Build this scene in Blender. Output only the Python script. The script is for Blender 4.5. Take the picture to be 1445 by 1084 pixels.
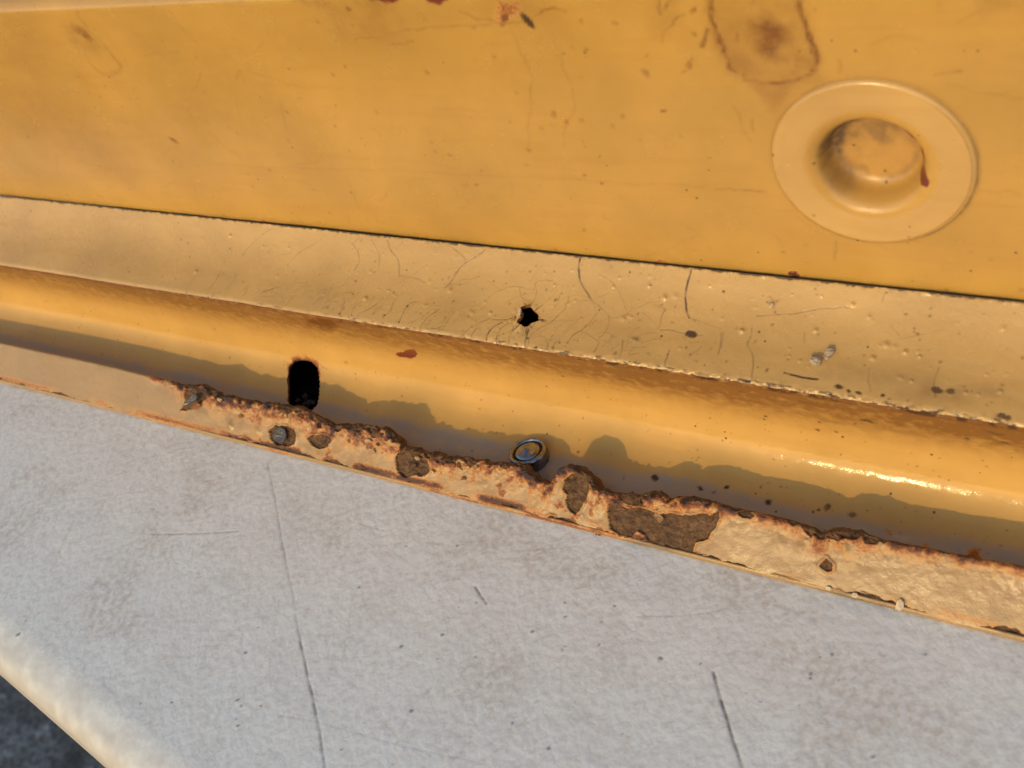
import bpy, bmesh, math
import numpy as np
from mathutils import Vector, Matrix

sc = bpy.context.scene
for o in list(bpy.data.objects):
    bpy.data.objects.remove(o)
MM = 0.001
rad = math.radians

# ------------------------------------------------------------------ camera
# photograph size 1445 x 1084; the panel's long direction is world X, up is Z
F, CX, CY = 1450.0, 722.5, 542.0
ELEV = rad(40)

def camera_axes():
    n = np.array([-1753 - CX, 95 - CY, F])
    X = -n / np.linalg.norm(n)
    zz = -math.sin(ELEV)
    a, b = X[0], X[1]
    m = math.hypot(a, b)
    d = -X[2] * zz / m
    t = math.sqrt(1 - zz * zz - d * d)
    u = np.array([a, b]) / m
    w = np.array([-b, a]) / m
    p = min((d * u + s * t * w for s in (1, -1)), key=lambda q: q[1])
    Z = np.array([p[0], p[1], zz])
    return np.stack([X, np.cross(Z, X), Z])

RW = camera_axes()                      # world = RW @ camera (right, down, forward)

def ray(px, py):
    return RW @ np.array([(px - CX) / F, (py - CY) / F, 1.0])

CAM = -217.0 * ray(722, 729)            # millimetres

def proj(P):
    c = RW.T @ (np.asarray(P, float) - CAM)
    return CX + F * c[0] / c[2], CY + F * c[1] / c[2]

cd = bpy.data.cameras.new('camera')
cam = bpy.data.objects.new('camera', cd)
sc.collection.objects.link(cam)
rw = RW
M = Matrix(((rw[0][0], -rw[0][1], -rw[0][2], CAM[0] * MM),
            (rw[1][0], -rw[1][1], -rw[1][2], CAM[1] * MM),
            (rw[2][0], -rw[2][1], -rw[2][2], CAM[2] * MM),
            (0, 0, 0, 1)))
cam.matrix_world = M
cd.sensor_width = 36.0
cd.lens = F / 1445.0 * 36.0
cd.clip_start = 0.005
cd.clip_end = 200
cd.dof.use_dof = True
cd.dof.focus_distance = 0.212
cd.dof.aperture_fstop = 30.0
sc.render.filter_size = 1.1
sc.camera = cam

# ------------------------------------------------------------------ light
SUN_EL, SUN_AZ = rad(14.0), rad(-9.0)         # azimuth measured from -Y towards -X
sun_dir = np.array([math.sin(SUN_AZ) * math.cos(SUN_EL), -math.cos(SUN_AZ) * math.cos(SUN_EL), math.sin(SUN_EL)])
ld = bpy.data.lights.new('sun', 'SUN')
ld.energy = 0.95
ld.angle = rad(0.55)
ld.color = (1.0, 0.73, 0.345)
sun = bpy.data.objects.new('sun', ld)
sc.collection.objects.link(sun)
sun.rotation_euler = Vector(sun_dir).to_track_quat('Z', 'Y').to_euler()
sun.location = (0, -1, 1)
w = bpy.data.worlds.new('World')
sc.world = w
w.use_nodes = True
nt = w.node_tree
bg = nt.nodes['Background']
sky = nt.nodes.new('ShaderNodeTexSky')
sky.sky_type = 'NISHITA'
sky.sun_disc = False
sky.ozone_density = 0.5
sky.dust_density = 0.5
sky.sun_elevation = SUN_EL
sky.sun_rotation = math.atan2(sun_dir[0], sun_dir[1])
nt.links.new(sky.outputs[0], bg.inputs[0])
bg.inputs[1].default_value = 0.15
vs = sc.view_settings
vs.view_transform = 'Standard'
vs.look = 'None'
vs.gamma = 1.0
vs.exposure = 0.68
vs.use_curve_mapping = False

# ------------------------------------------------------------------ numpy noise
rng = np.random.default_rng(7)
_tab = rng.random((256, 256))

def vnoise(x, y, seed=0):
    x = np.asarray(x, float) + seed * 17.31
    y = np.asarray(y, float) + seed * 9.77
    xi = np.floor(x).astype(int); yi = np.floor(y).astype(int)
    fx = x - xi; fy = y - yi
    fx = fx * fx * (3 - 2 * fx); fy = fy * fy * (3 - 2 * fy)
    x0 = xi & 255; x1 = (xi + 1) & 255; y0 = yi & 255; y1 = (yi + 1) & 255
    return (_tab[x0, y0] * (1 - fx) + _tab[x1, y0] * fx) * (1 - fy) + (_tab[x0, y1] * (1 - fx) + _tab[x1, y1] * fx) * fy

def fbm(x, y, scale, octaves=4, seed=0, gain=0.5):
    """about -1..1, feature size `scale` in millimetres"""
    x = np.asarray(x, float) / scale; y = np.asarray(y, float) / scale
    s = 0; a = 1.0; tot = 0
    for k in range(octaves):
        s = s + a * (vnoise(x, y, seed + k * 3) * 2 - 1); tot += a
        a *= gain; x = x * 2.03 + y * 0.31; y = y * 2.03 - x * 0.12
    return s / tot * 1.6

def sstep(a, b, x):
    t = np.clip((np.asarray(x, float) - a) / (b - a), 0, 1)
    return t * t * (3 - 2 * t)

# ------------------------------------------------------------------ profile of the panel (Y away, Z up; millimetres)
def chain(P, segs, ds):
    pts = [np.array(P, float)]; th = []
    for s in segs:
        if s[0] == 'L':
            L, t0, t1 = s[1], s[2], s[2]
        else:
            t0, t1 = s[2], s[3]; L = s[1] * abs(rad(t1 - t0))
        n = max(1, int(round(L / ds)))
        for i in range(n):
            t = rad(t0 + (t1 - t0) * (i + 0.5) / n)
            pts.append(pts[-1] + L / n * np.array([math.cos(t), math.sin(t)])); th.append(t)
    th = np.array(th)
    tv = np.concatenate([[th[0]], (th[1:] + th[:-1]) / 2, [th[-1]]])
    return np.array(pts), np.stack([-np.sin(tv), np.cos(tv)], 1)      # points, outward normals

class Profile:
    def __init__(self, P, segs, ds):
        self.p, self.n = chain(P, segs, ds)
        self.s = np.concatenate([[0], np.cumsum(np.linalg.norm(np.diff(self.p, axis=0), axis=1))])
    def pick(self, px, py, last=False):
        """where the sight line of a photograph pixel meets this surface: (X, s)"""
        r = ray(px, py)
        c = (self.p[:, 0] - CAM[1]) * r[2] - (self.p[:, 1] - CAM[2]) * r[1]
        k = np.nonzero(c[:-1] * c[1:] <= 0)[0]
        if len(k) == 0:
            k = [int(np.argmin(np.abs(c)))]; k[0] = min(k[0], len(c) - 2)
        best = None
        for i in k:
            f = c[i] / (c[i] - c[i + 1] + 1e-12); f = min(max(f, 0), 1)
            p = self.p[i] * (1 - f) + self.p[i + 1] * f
            t = (p[0] - CAM[1]) / r[1] if abs(r[1]) > abs(r[2]) else (p[1] - CAM[2]) / r[2]
            if best is None or (t > best[0]) == last:
                best = (t, CAM[0] + t * r[0], self.s[i] * (1 - f) + self.s[i + 1] * f)
        return np.array([best[1], best[2]])
    def at(self, s):
        y = np.interp(s, self.s, self.p[:, 0]); z = np.interp(s, self.s, self.p[:, 1])
        ny = np.interp(s, self.s, self.n[:, 0]); nz = np.interp(s, self.s, self.n[:, 1])
        return y, z, ny, nz

TILT = 50                                # slope of the hem face
LIP = Profile((0, 0), [('L', 13.5, TILT)], 0.115)
s_top0 = LIP.pick(722, 648)[1]
TOPY, TOPZ = s_top0 * math.cos(rad(TILT)), s_top0 * math.sin(rad(TILT))
GUT = Profile((TOPY - 1.2, TOPZ - 6.0), [('L', 6.3, 2), ('A', 12, 2, 116), ('L', 12, 116), ('A', 0.9, 116, 62)], 0.22)
STR = Profile(GUT.p[-1], [('A', 1.6, 62, 22), ('L', 5.4, 22), ('A', 22, 22, 50), ('L', 3.2, 50)], 0.17)
SEAM = STR.p[-1]
MAIN = Profile(SEAM + np.array([0.9, -0.6]), [('L', 56, 95), ('A', 3.2, 95, 4), ('L', 26, 2)], 0.42)
def py722(p):
    lo, hi = -400., 400.
    for _ in range(50):
        m = (lo + hi) / 2
        if proj((m, p[0], p[1]))[0] < 722: lo = m
        else: hi = m
    return proj((lo, p[0], p[1]))[1]
print('PROFILE lip', s_top0, 'ridge', py722(GUT.p[-1]), 'seam', py722(SEAM), 'roll', py722(MAIN.at(56)[:2]), 'limb', py722(MAIN.at(59)[:2]))

X0, X1 = -235.0, 130.0
def xs(d0, d1):
    """samples along X, finer towards the near (right) end"""
    out = [X0]
    while out[-1] < X1:
        f = (out[-1] + 180) / 280
        out.append(out[-1] + d0 + (d1 - d0) * min(max(f, 0), 1))
    return np.array(out)

# ------------------------------------------------------------------ mask drawing on a surface (all in millimetres on the surface)
class Field:
    def __init__(self, x, s):
        self.x, self.s = x, s
        self.XX, self.SS = np.meshgrid(x, s, indexing='ij')
        self.m = {}
    def ch(self, name):
        if name not in self.m: self.m[name] = np.zeros(self.XX.shape)
        return self.m[name]
    def win(self, x0, x1, s0, s1):
        i0, i1 = np.searchsorted(self.x, [x0, x1]); j0, j1 = np.searchsorted(self.s, [s0, s1])
        return slice(i0, i1), slice(j0, j1)
    def dist_poly(self, pts, pad, closed=False):
        pts = np.asarray(pts, float)
        if closed: pts = np.vstack([pts, pts[:1]])
        w = self.win(pts[:, 0].min() - pad, pts[:, 0].max() + pad, pts[:, 1].min() - pad, pts[:, 1].max() + pad)
        X, S = self.XX[w], self.SS[w]
        d = np.full(X.shape, 1e9); inside = np.zeros(X.shape, bool)
        for a, b in zip(pts[:-1], pts[1:]):
            ab = b - a; L = ab @ ab + 1e-12
            t = np.clip(((X - a[0]) * ab[0] + (S - a[1]) * ab[1]) / L, 0, 1)
            d = np.minimum(d, np.hypot(X - a[0] - t * ab[0], S - a[1] - t * ab[1]))
            if closed:
                c = ((a[1] > S) != (b[1] > S)) & (X < (b[0] - a[0]) * (S - a[1]) / (b[1] - a[1] + 1e-12) + a[0])
                inside ^= c
        return w, X, S, d, inside
    def line(self, name, pts, width=0.2, val=1.0, wob=0.25, seed=0, soft=0.12, taper=False):
        pts = smooth(np.asarray(pts, float))
        pts = pts + wob * np.stack([fbm(pts[:, 0], pts[:, 1], 1.7, 2, seed + 50), fbm(pts[:, 0], pts[:, 1], 1.7, 2, seed + 60)], 1)
        w, X, S, d, _ = self.dist_poly(pts, width + 0.6)
        if d.size == 0: return
        v = val * (1 - sstep(width * 0.5 - soft * 0.5, width * 0.5 + soft, d)) * (0.55 + 0.45 * sstep(-.5, .4, fbm(X, S, 1.2, 2, seed + 5)))
        self.ch(name)[w] = np.maximum(self.ch(name)[w], v)
    def poly(self, name, pts, val=1.0, edge=0.12, rough=0.35, scale=1.4, seed=0, mode='max'):
        w, X, S, d, ins = self.dist_poly(pts, rough * 2 + edge * 2, True)
        if d.size == 0: return None
        sd = np.where(ins, -d, d) + rough * fbm(X, S, scale, 4, seed)
        v = val * (1 - sstep(-edge, edge, sd))
        c = self.ch(name)
        if mode == 'max': c[w] = np.maximum(c[w], v)
        elif mode == 'add': c[w] += v
        else: c[w] = c[w] * (1 - v)
        return w, sd
    def dot(self, name, c, r, val=1.0, soft=0.5, asp=1.0, ang=0.0, rough=0.25, seed=0, mode='max'):
        R = r * max(asp, 1 / asp) * 1.8 + 0.3
        w = self.win(c[0] - R, c[0] + R, c[1] - R, c[1] + R)
        X, S = self.XX[w] - c[0], self.SS[w] - c[1]
        if X.size == 0: return
        u = (X * math.cos(ang) + S * math.sin(ang)) / asp; v = -X * math.sin(ang) + S * math.cos(ang)
        d = np.hypot(u, v) / r + rough * fbm(self.XX[w], self.SS[w], r * 1.2, 3, seed)
        val = val * (1 - sstep(1 - soft, 1 + soft * 0.4, d))
        a = self.ch(name)
        a[w] = np.maximum(a[w], val) if mode == 'max' else a[w] + val

def smooth(p, n=6):
    if len(p) < 3: return np.stack([np.linspace(p[0][k], p[-1][k], 8) for k in (0, 1)], 1)
    t = np.arange(len(p)); tt = np.linspace(0, len(p) - 1, (len(p) - 1) * n + 1)
    out = []
    for u in tt:
        i = min(int(u), len(p) - 2); f = u - i
        p0, p1, p2, p3 = p[max(i - 1, 0)], p[i], p[i + 1], p[min(i + 2, len(p) - 1)]
        out.append(0.5 * ((2 * p1) + (-p0 + p2) * f + (2 * p0 - 5 * p1 + 4 * p2 - p3) * f * f + (-p0 + 3 * p1 - 3 * p2 + p3) * f ** 3))
    return np.array(out)

def zoomed(ox, oy, sc_):
    return lambda pts: [(ox + x * sc_, oy + y * sc_) for x, y in pts]
z2 = zoomed(180, 460, .3045); z3 = zoomed(480, 420, .2951); z4 = zoomed(760, 600, .2907)
z5 = zoomed(1080, 640, .2583); z6 = zoomed(980, 0, .3229); z7 = zoomed(640, 340, .2907)
zb = zoomed(240, 320, .2907); zr = zoomed(1020, 360, .2941); zm = zoomed(500, 0, .346); zl = zoomed(0, 0, .346)

# ------------------------------------------------------------------ materials
def nodes(name):
    m = bpy.data.materials.new(name); m.use_nodes = True
    t = m.node_tree
    return m, t, t.nodes['Principled BSDF']

def nd(t, typ, **kw):
    n = t.nodes.new(typ)
    for k, v in kw.items():
        if hasattr(n, k): setattr(n, k, v)
        else: n.inputs[k].default_value = v
    return n

def mixc(t, a, b, fac, blend='MIX'):
    n = t.nodes.new('ShaderNodeMix'); n.data_type = 'RGBA'; n.blend_type = blend
    for i, v in ((0, fac), (6, a), (7, b)):
        if hasattr(v, 'is_output') or isinstance(v, bpy.types.NodeSocket): t.links.new(v, n.inputs[i])
        elif i == 0: n.inputs[0].default_value = v
        else: n.inputs[i].default_value = (*v, 1)
    return n.outputs[2]

def math_(t, op, a, b=None, c=None, clamp=False):
    n = t.nodes.new('ShaderNodeMath'); n.operation = op; n.use_clamp = clamp
    for i, v in enumerate((a, b, c)):
        if v is None: continue
        if isinstance(v, bpy.types.NodeSocket): t.links.new(v, n.inputs[i])
        else: n.inputs[i].default_value = v
    return n.outputs[0]

def ramp(t, src, stops):
    n = t.nodes.new('ShaderNodeValToRGB')
    cr = n.color_ramp
    while len(cr.elements) < len(stops): cr.elements.new(0.5)
    for e, (p, c) in zip(cr.elements, stops):
        e.position = p; e.color = (*c, 1) if len(c) == 3 else c
    t.links.new(src, n.inputs[0])
    return n.outputs[0]

def mm_coord(t, scale=1.0, stretch=(1, 1, 1)):
    a = nd(t, 'ShaderNodeAttribute', attribute_name='mm')
    mp = t.nodes.new('ShaderNodeMapping'); mp.inputs['Scale'].default_value = tuple(scale * k for k in stretch)
    t.links.new(a.outputs['Vector'], mp.inputs['Vector'])
    return mp.outputs[0]

def noise(t, vec, scale, detail=4, rough=0.55, dist=0.0):
    n = t.nodes.new('ShaderNodeTexNoise')
    n.inputs['Scale'].default_value = scale; n.inputs['Detail'].default_value = detail
    n.inputs['Roughness'].default_value = rough; n.inputs['Distortion'].default_value = dist
    t.links.new(vec, n.inputs['Vector'])
    return n.outputs['Fac']

def attr(t, name):
    return nd(t, 'ShaderNodeAttribute', attribute_name=name).outputs['Fac']

def remap(t, v, a, b, c=0.0, d=1.0):
    n = t.nodes.new('ShaderNodeMapRange')
    n.inputs['From Min'].default_value = a; n.inputs['From Max'].default_value = b
    n.inputs['To Min'].default_value = c; n.inputs['To Max'].default_value = d
    t.links.new(v, n.inputs['Value'])
    return n.outputs[0]

def specks(t, vec, cell, size, keep):
    """small separate dots: Voronoi cells, only some of which carry a dot of varying size"""
    v = t.nodes.new('ShaderNodeTexVoronoi'); v.inputs['Scale'].default_value = 1.0 / cell
    t.links.new(vec, v.inputs['Vector'])
    sep = t.nodes.new('ShaderNodeSeparateColor'); t.links.new(v.outputs['Color'], sep.inputs[0])
    r = math_(t, 'MULTIPLY', sep.outputs[1], size / cell)
    inside = math_(t, 'SUBTRACT', r, v.outputs['Distance'])
    d = remap(t, inside, 0.0, 0.08)
    k = math_(t, 'LESS_THAN', sep.outputs[0], keep)
    return math_(t, 'MULTIPLY', d, k, clamp=True)

def paint(name, base, rough=0.24, speck=0.10, peel=0.012, chalk=0.0, spec=0.5):
    m, t, p = nodes(name)
    vec = mm_coord(t)
    big = noise(t, vec, 0.035, 4, 0.6)
    streak = noise(t, mm_coord(t, 1, (0.12, 1, 1)), 0.35, 4, 0.6)
    col = mixc(t, tuple(c * 0.86 for c in base), tuple(min(1, c * 1.10) for c in base), remap(t, big, 0.3, 0.7))
    col = mixc(t, col, tuple(c * f for c, f in zip(base, (0.90, 0.82, 0.68))), remap(t, streak, 0.5, 0.75, 0, 0.45))
    dirt = noise(t, vec, 0.22, 6, 0.68)
    gr = math_(t, 'MULTIPLY', attr(t, 'grime'), remap(t, dirt, 0.30, 0.62, 0.25, 1.0), clamp=True)
    col = mixc(t, col, (0.085, 0.058, 0.034), gr)  # dirt, plus shade painted beside the rivet and in the cup
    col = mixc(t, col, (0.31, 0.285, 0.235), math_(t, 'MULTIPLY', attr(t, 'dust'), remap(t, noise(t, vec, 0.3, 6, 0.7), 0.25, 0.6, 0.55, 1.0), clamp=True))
    sp = specks(t, vec, 1.6, 0.36, speck)
    sp2 = specks(t, vec, 5.0, 0.5, speck)
    spm = math_(t, 'MAXIMUM', sp, sp2)
    spm = math_(t, 'MULTIPLY', spm, math_(t, 'ADD', attr(t, 'specks'), 0.35), clamp=True)
    col = mixc(t, col, (0.10, 0.05, 0.02), math_(t, 'MULTIPLY', spm, 0.8))
    ru = attr(t, 'rust')
    fine = noise(t, vec, 1.6, 6, 0.7)
    rf = math_(t, 'ADD', ru, remap(t, fine, 0.25, 0.75, -0.28, 0.28))
    rf = math_(t, 'MULTIPLY', rf, remap(t, ru, 0.0, 0.12), clamp=True)
    rc = ramp(t, rf, [(0.0, (0.62, 0.36, 0.13)), (0.28, (0.50, 0.22, 0.055)), (0.5, (0.30, 0.095, 0.02)), (0.75, (0.11, 0.035, 0.014)), (1.0, (0.035, 0.018, 0.012))])
    col = mixc(t, col, rc, remap(t, rf, 0.06, 0.36))
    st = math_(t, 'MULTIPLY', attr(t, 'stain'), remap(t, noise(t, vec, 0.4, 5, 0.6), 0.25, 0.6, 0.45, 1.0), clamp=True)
    col = mixc(t, col, (0.20, 0.078, 0.020), st)  # brown stains, plus shade painted up the gutter wall
    col = mixc(t, col, (0.17, 0.035, 0.018), attr(t, 'red'))
    ck = attr(t, 'crack')
    col = mixc(t, col, (0.05, 0.022, 0.010), math_(t, 'MULTIPLY', ck, 0.92))
    t.links.new(col, p.inputs['Base Color'])
    ro = math_(t, 'ADD', remap(t, noise(t, vec, 0.12, 5, 0.6), 0.3, 0.7, rough - 0.05, rough + 0.10), math_(t, 'MULTIPLY', ru, 0.30))
    ro = math_(t, 'ADD', ro, math_(t, 'MULTIPLY', gr, 0.25), clamp=True)
    t.links.new(ro, p.inputs['Roughness'])
    p.inputs['Specular IOR Level'].default_value = spec
    h = math_(t, 'ADD', math_(t, 'MULTIPLY', noise(t, vec, 0.55, 3, 0.5), 1.0), math_(t, 'MULTIPLY', math_(t, 'MULTIPLY', fine, ru), 6.0))
    h = math_(t, 'SUBTRACT', h, math_(t, 'MULTIPLY', ck, 1.6))
    h = math_(t, 'ADD', h, math_(t, 'MULTIPLY', noise(t, vec, 2.6, 2, 0.5), 0.35 + chalk))
    b = t.nodes.new('ShaderNodeBump'); b.inputs['Strength'].default_value = 1.0
    b.inputs['Distance'].default_value = peel * MM * 3
    t.links.new(h, b.inputs['Height']); t.links.new(b.outputs[0], p.inputs['Normal'])
    return m

BASE = (0.47, 0.256, 0.053)
M_MAIN = paint('yellow_paint', BASE, 0.20, 0.10)
M_STRIP = paint('aged_yellow_paint', (0.52, 0.312, 0.100), 0.27, 0.18, 0.016, 0.2)
M_RIM = paint('rim_paint', (0.51, 0.295, 0.09), 0.2, 0.15)
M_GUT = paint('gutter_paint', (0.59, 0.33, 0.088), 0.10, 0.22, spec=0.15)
M_LIP = paint('flaking_paint', (0.355, 0.208, 0.078), 0.33, 0.10, 0.020, 0.3)

def rust_mat(name, stops, rough=0.5, bump=0.14, metal=0.0):
    m, t, p = nodes(name)
    vec = mm_coord(t)
    a = noise(t, vec, 0.9, 8, 0.72); b_ = noise(t, vec, 0.22, 4, 0.6)
    f = math_(t, 'ADD', math_(t, 'MULTIPLY', a, 0.65), math_(t, 'MULTIPLY', b_, 0.35))
    t.links.new(ramp(t, remap(t, f, 0.32, 0.68), stops), p.inputs['Base Color'])
    p.inputs['Metallic'].default_value = metal
    t.links.new(remap(t, a, 0.3, 0.7, rough + 0.18, rough - 0.15), p.inputs['Roughness'])
    b = t.nodes.new('ShaderNodeBump'); b.inputs['Distance'].default_value = bump * MM
    n2 = noise(t, vec, 2.2, 6, 0.7)
    t.links.new(math_(t, 'ADD', math_(t, 'MULTIPLY', a, 1.5), n2), b.inputs['Height'])
    t.links.new(b.outputs[0], p.inputs['Normal'])
    return m

M_RUST = rust_mat('brown_rust', [(0, (0.030, 0.014, 0.006)), (0.45, (0.095, 0.044, 0.016)), (0.8, (0.17, 0.085, 0.033)), (1, (0.27, 0.15, 0.065))], 0.50)
M_RUST.node_tree.nodes['Principled BSDF'].inputs['Specular IOR Level'].default_value = 0.25
M_SCALE = rust_mat('grey_rust_scale', [(0, (0.03, 0.022, 0.018)), (0.5, (0.09, 0.075, 0.065)), (1, (0.20, 0.17, 0.15))], 0.38, 0.1, 0.3)
M_ORANGE = rust_mat('orange_rust', [(0, (0.05, 0.018, 0.008)), (0.5, (0.20, 0.065, 0.014)), (1, (0.38, 0.15, 0.035))], 0.6)
M_DARK = rust_mat('dark_cavity_rust', [(0, (0.003, 0.002, 0.002)), (0.6, (0.006, 0.004, 0.003)), (1, (0.016, 0.008, 0.005))], 0.7)  # cavity rust taken near black, its inner shade put into the colour
M_LUMP = rust_mat('dark_rust_lump', [(0, (0.006, 0.004, 0.003)), (0.5, (0.02, 0.010, 0.006)), (1, (0.06, 0.030, 0.016))], 0.6)
M_DARK.node_tree.nodes['Principled BSDF'].inputs['Specular IOR Level'].default_value = 0.0

def plain(name, col, rough=0.5, metal=0.0, var=0.25, scale=1500.0, bump=0.0):
    m, t, p = nodes(name)
    tc = t.nodes.new('ShaderNodeTexCoord')
    n = noise(t, tc.outputs['Object'], scale, 5, 0.6)
    t.links.new(mixc(t, tuple(c * (1 - var) for c in col), tuple(min(1, c * (1 + var)) for c in col), remap(t, n, 0.3, 0.7)), p.inputs['Base Color'])
    t.links.new(remap(t, n, 0.3, 0.7, rough * 0.8, min(1, rough * 1.25)), p.inputs['Roughness'])
    p.inputs['Metallic'].default_value = metal
    if bump:
        b = t.nodes.new('ShaderNodeBump'); b.inputs['Distance'].default_value = bump
        t.links.new(n, b.inputs['Height']); t.links.new(b.outputs[0], p.inputs['Normal'])
    return m

M_STEEL = plain('rivet_steel', (0.27, 0.27, 0.275), 0.26, 1.0, 0.25, 900, 0.00004)
M_STEEL_DARK = plain('rivet_groove_grime', (0.018, 0.015, 0.013), 0.5, 0.3)  # near-black band between rivet head and core
M_CHIP = plain('cream_paint_chip', (0.5, 0.38, 0.25), 0.4, 0, 0.12)
M_FLAKE = plain('rust_stained_flake', (0.42, 0.24, 0.09), 0.45, 0, 0.45, 900)
M_CRUMB = plain('dried_crumb', (0.38, 0.29, 0.19), 0.85, 0, 0.4, 2500, 0.0003)

# ------------------------------------------------------------------ mesh helpers
def link(o, parent=None):
    sc.collection.objects.link(o)
    if parent: o.parent = parent
    return o

def raw_mesh(name, V, quads, mat, parent, attrs=None, mm=None, smooth_=True):
    """V in millimetres; quads index array (n,4)"""
    used, inv = np.unique(quads, return_inverse=True)
    quads = inv.reshape(quads.shape); Vv = V[used] * MM
    me = bpy.data.meshes.new(name)
    me.vertices.add(len(Vv)); me.vertices.foreach_set('co', Vv.astype(np.float32).ravel())
    k = quads.shape[1]
    me.loops.add(quads.size); me.loops.foreach_set('vertex_index', quads.astype(np.int32).ravel())
    me.polygons.add(len(quads)); me.polygons.foreach_set('loop_start', np.arange(0, quads.size, k, dtype=np.int32))
    me.polygons.foreach_set('loop_total', np.full(len(quads), k, dtype=np.int32))
    me.update(calc_edges=True)
    if smooth_: me.polygons.foreach_set('use_smooth', np.ones(len(quads), bool))
    if mm is not None:
        a = me.attributes.new('mm', 'FLOAT_VECTOR', 'POINT'); a.data.foreach_set('vector', mm[used].astype(np.float32).ravel())
    for kx, v in (attrs or {}).items():
        a = me.attributes.new(kx, 'FLOAT', 'POINT'); a.data.foreach_set('value', v.ravel()[used].astype(np.float32))
    me.materials.append(mat)
    return link(bpy.data.objects.new(name, me), parent)

def grid_quads(nx, ns, flip=False):
    i = np.arange(nx * ns).reshape(nx, ns)
    q = np.stack([i[:-1, :-1], i[1:, :-1], i[1:, 1:], i[:-1, 1:]], -1)
    return q[..., ::-1] if flip else q          # (nx-1, ns-1, 4)

def surface(prof, f, H):
    """points of an extruded profile displaced by H (mm) along its normal"""
    y, z, ny, nz = prof.at(f.s)
    return np.stack([f.XX, y[None] + H * ny[None], z[None] + H * nz[None]], -1)

def mmvec(f, off):
    return np.stack([f.XX, f.SS + off, np.zeros_like(f.XX)], -1).reshape(-1, 3)

def emit(name, P, f, mat, parent, off, keep=None, flip=False):
    q = grid_quads(*f.XX.shape, flip)
    q = q[keep] if keep is not None else q.reshape(-1, 4)
    return raw_mesh(name, P.reshape(-1, 3), q.reshape(-1, 4), mat, parent, f.m, mmvec(f, off))

def facemask(a):
    return (a[:-1, :-1] + a[1:, :-1] + a[1:, 1:] + a[:-1, 1:]) / 4

def lathe(name, prof, mat, parent, Mx, seg=48, mm=None):
    """prof: list of (radius, height) in mm, turned about local Z, placed with the matrix Mx (mm)"""
    prof = np.array(prof, float); a = np.linspace(0, 2 * math.pi, seg, endpoint=False)
    V = np.stack([prof[:, 0][None] * np.cos(a)[:, None], prof[:, 0][None] * np.sin(a)[:, None], np.repeat(prof[:, 1][None], seg, 0)], -1)
    V = V.reshape(-1, 3) @ Mx[:3, :3].T + Mx[:3, 3]
    i = np.arange(seg * len(prof)).reshape(seg, -1); j = np.roll(i, -1, 0)
    q = np.stack([i[:, :-1], j[:, :-1], j[:, 1:], i[:, 1:]], -1).reshape(-1, 4)
    return raw_mesh(name, V, q, mat, parent)

def frame(P, n, up):
    n = np.array(n, float); n /= np.linalg.norm(n)
    x = np.cross(up, n); x /= np.linalg.norm(x); y = np.cross(n, x)
    m = np.eye(4); m[:3, 0], m[:3, 1], m[:3, 2], m[:3, 3] = x, y, n, P
    return m

def blob(name, P, size, mat, parent, seed=0, rough=0.35, flat=1.0, rot=0.0):
    """small lumpy crumb"""
    bm = bmesh.new(); bmesh.ops.create_icosphere(bm, subdivisions=3, radius=1.0)
    r = np.random.default_rng(seed); ph = r.random((4, 3)) * 6
    for v in bm.verts:
        c = v.co
        k = sum(math.sin(c.x * (2 + q) + ph[q][0]) * math.sin(c.y * (2 + q) + ph[q][1]) * math.sin(c.z * (2.5 + q) + ph[q][2]) for q in range(4))
        v.co = c * (1 + rough * k)
    me = bpy.data.meshes.new(name); bm.to_mesh(me); bm.free()
    me.transform(Matrix.Translation(Vector(P) * MM) @ Matrix.Rotation(rot, 4, 'Z') @ Matrix.Diagonal((size[0] * MM, size[1] * MM, size[2] * MM * flat, 1)))
    me.materials.append(mat)
    return link(bpy.data.objects.new(name, me), parent)

def shard(name, outline, thick, Mx, mat, parent, curl=0.3, seed=0):
    """a thin curled chip of paint or rust: outline in mm in its own plane"""
    out = np.array(outline, float); c = out.mean(0)
    rings = [out, c + (out - c) * 0.62, c + (out - c) * 0.25]
    r = np.random.default_rng(seed)
    pts = []
    for k, ring in enumerate(rings):
        for p in ring:
            d = np.linalg.norm(p - c)
            pts.append((p[0], p[1], curl * d * d * 0.18 + r.normal() * thick * 0.18))
    pts.append((c[0], c[1], 0))
    n = len(out); V = np.array(pts)
    top = V.copy(); top[:, 2] += thick / 2; bot = V.copy(); bot[:, 2] -= thick / 2
    bm = bmesh.new()
    full = np.vstack([top, bot]) @ Mx[:3, :3].T + Mx[:3, 3]
    vs_ = [bm.verts.new(p * MM) for p in full]
    N = len(V)
    for k in range(2):
        for i in range(n):
            j = (i + 1) % n
            bm.faces.new([vs_[k * n + i], vs_[k * n + j], vs_[(k + 1) * n + j], vs_[(k + 1) * n + i]])
            bm.faces.new([vs_[N + (k + 1) * n + i], vs_[N + (k + 1) * n + j], vs_[N + k * n + j], vs_[N + k * n + i]])
    for i in range(n):
        j = (i + 1) % n
        bm.faces.new([vs_[2 * n + i], vs_[2 * n + j], vs_[N - 1]])
        bm.faces.new([vs_[2 * N - 1], vs_[N + 2 * n + j], vs_[N + 2 * n + i]])
        bm.faces.new([vs_[N + i], vs_[N + j], vs_[j], vs_[i]])
    me = bpy.data.meshes.new(name); bm.to_mesh(me); bm.free()
    me.materials.append(mat)
    return link(bpy.data.objects.new(name, me), parent)

def surf_point(prof, xs_, lift=0.0):
    y, z, ny, nz = prof.at(xs_[1])
    return np.array([xs_[0], y + lift * ny, z + lift * nz]), np.array([0, ny, nz])

def empty(name, loc, label, cat, kind=None):
    o = bpy.data.objects.new(name, None); o.empty_display_size = 0.02
    link(o); o['label'] = label; o['category'] = cat
    return o

ROOT_ID = np.zeros(3)
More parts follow.
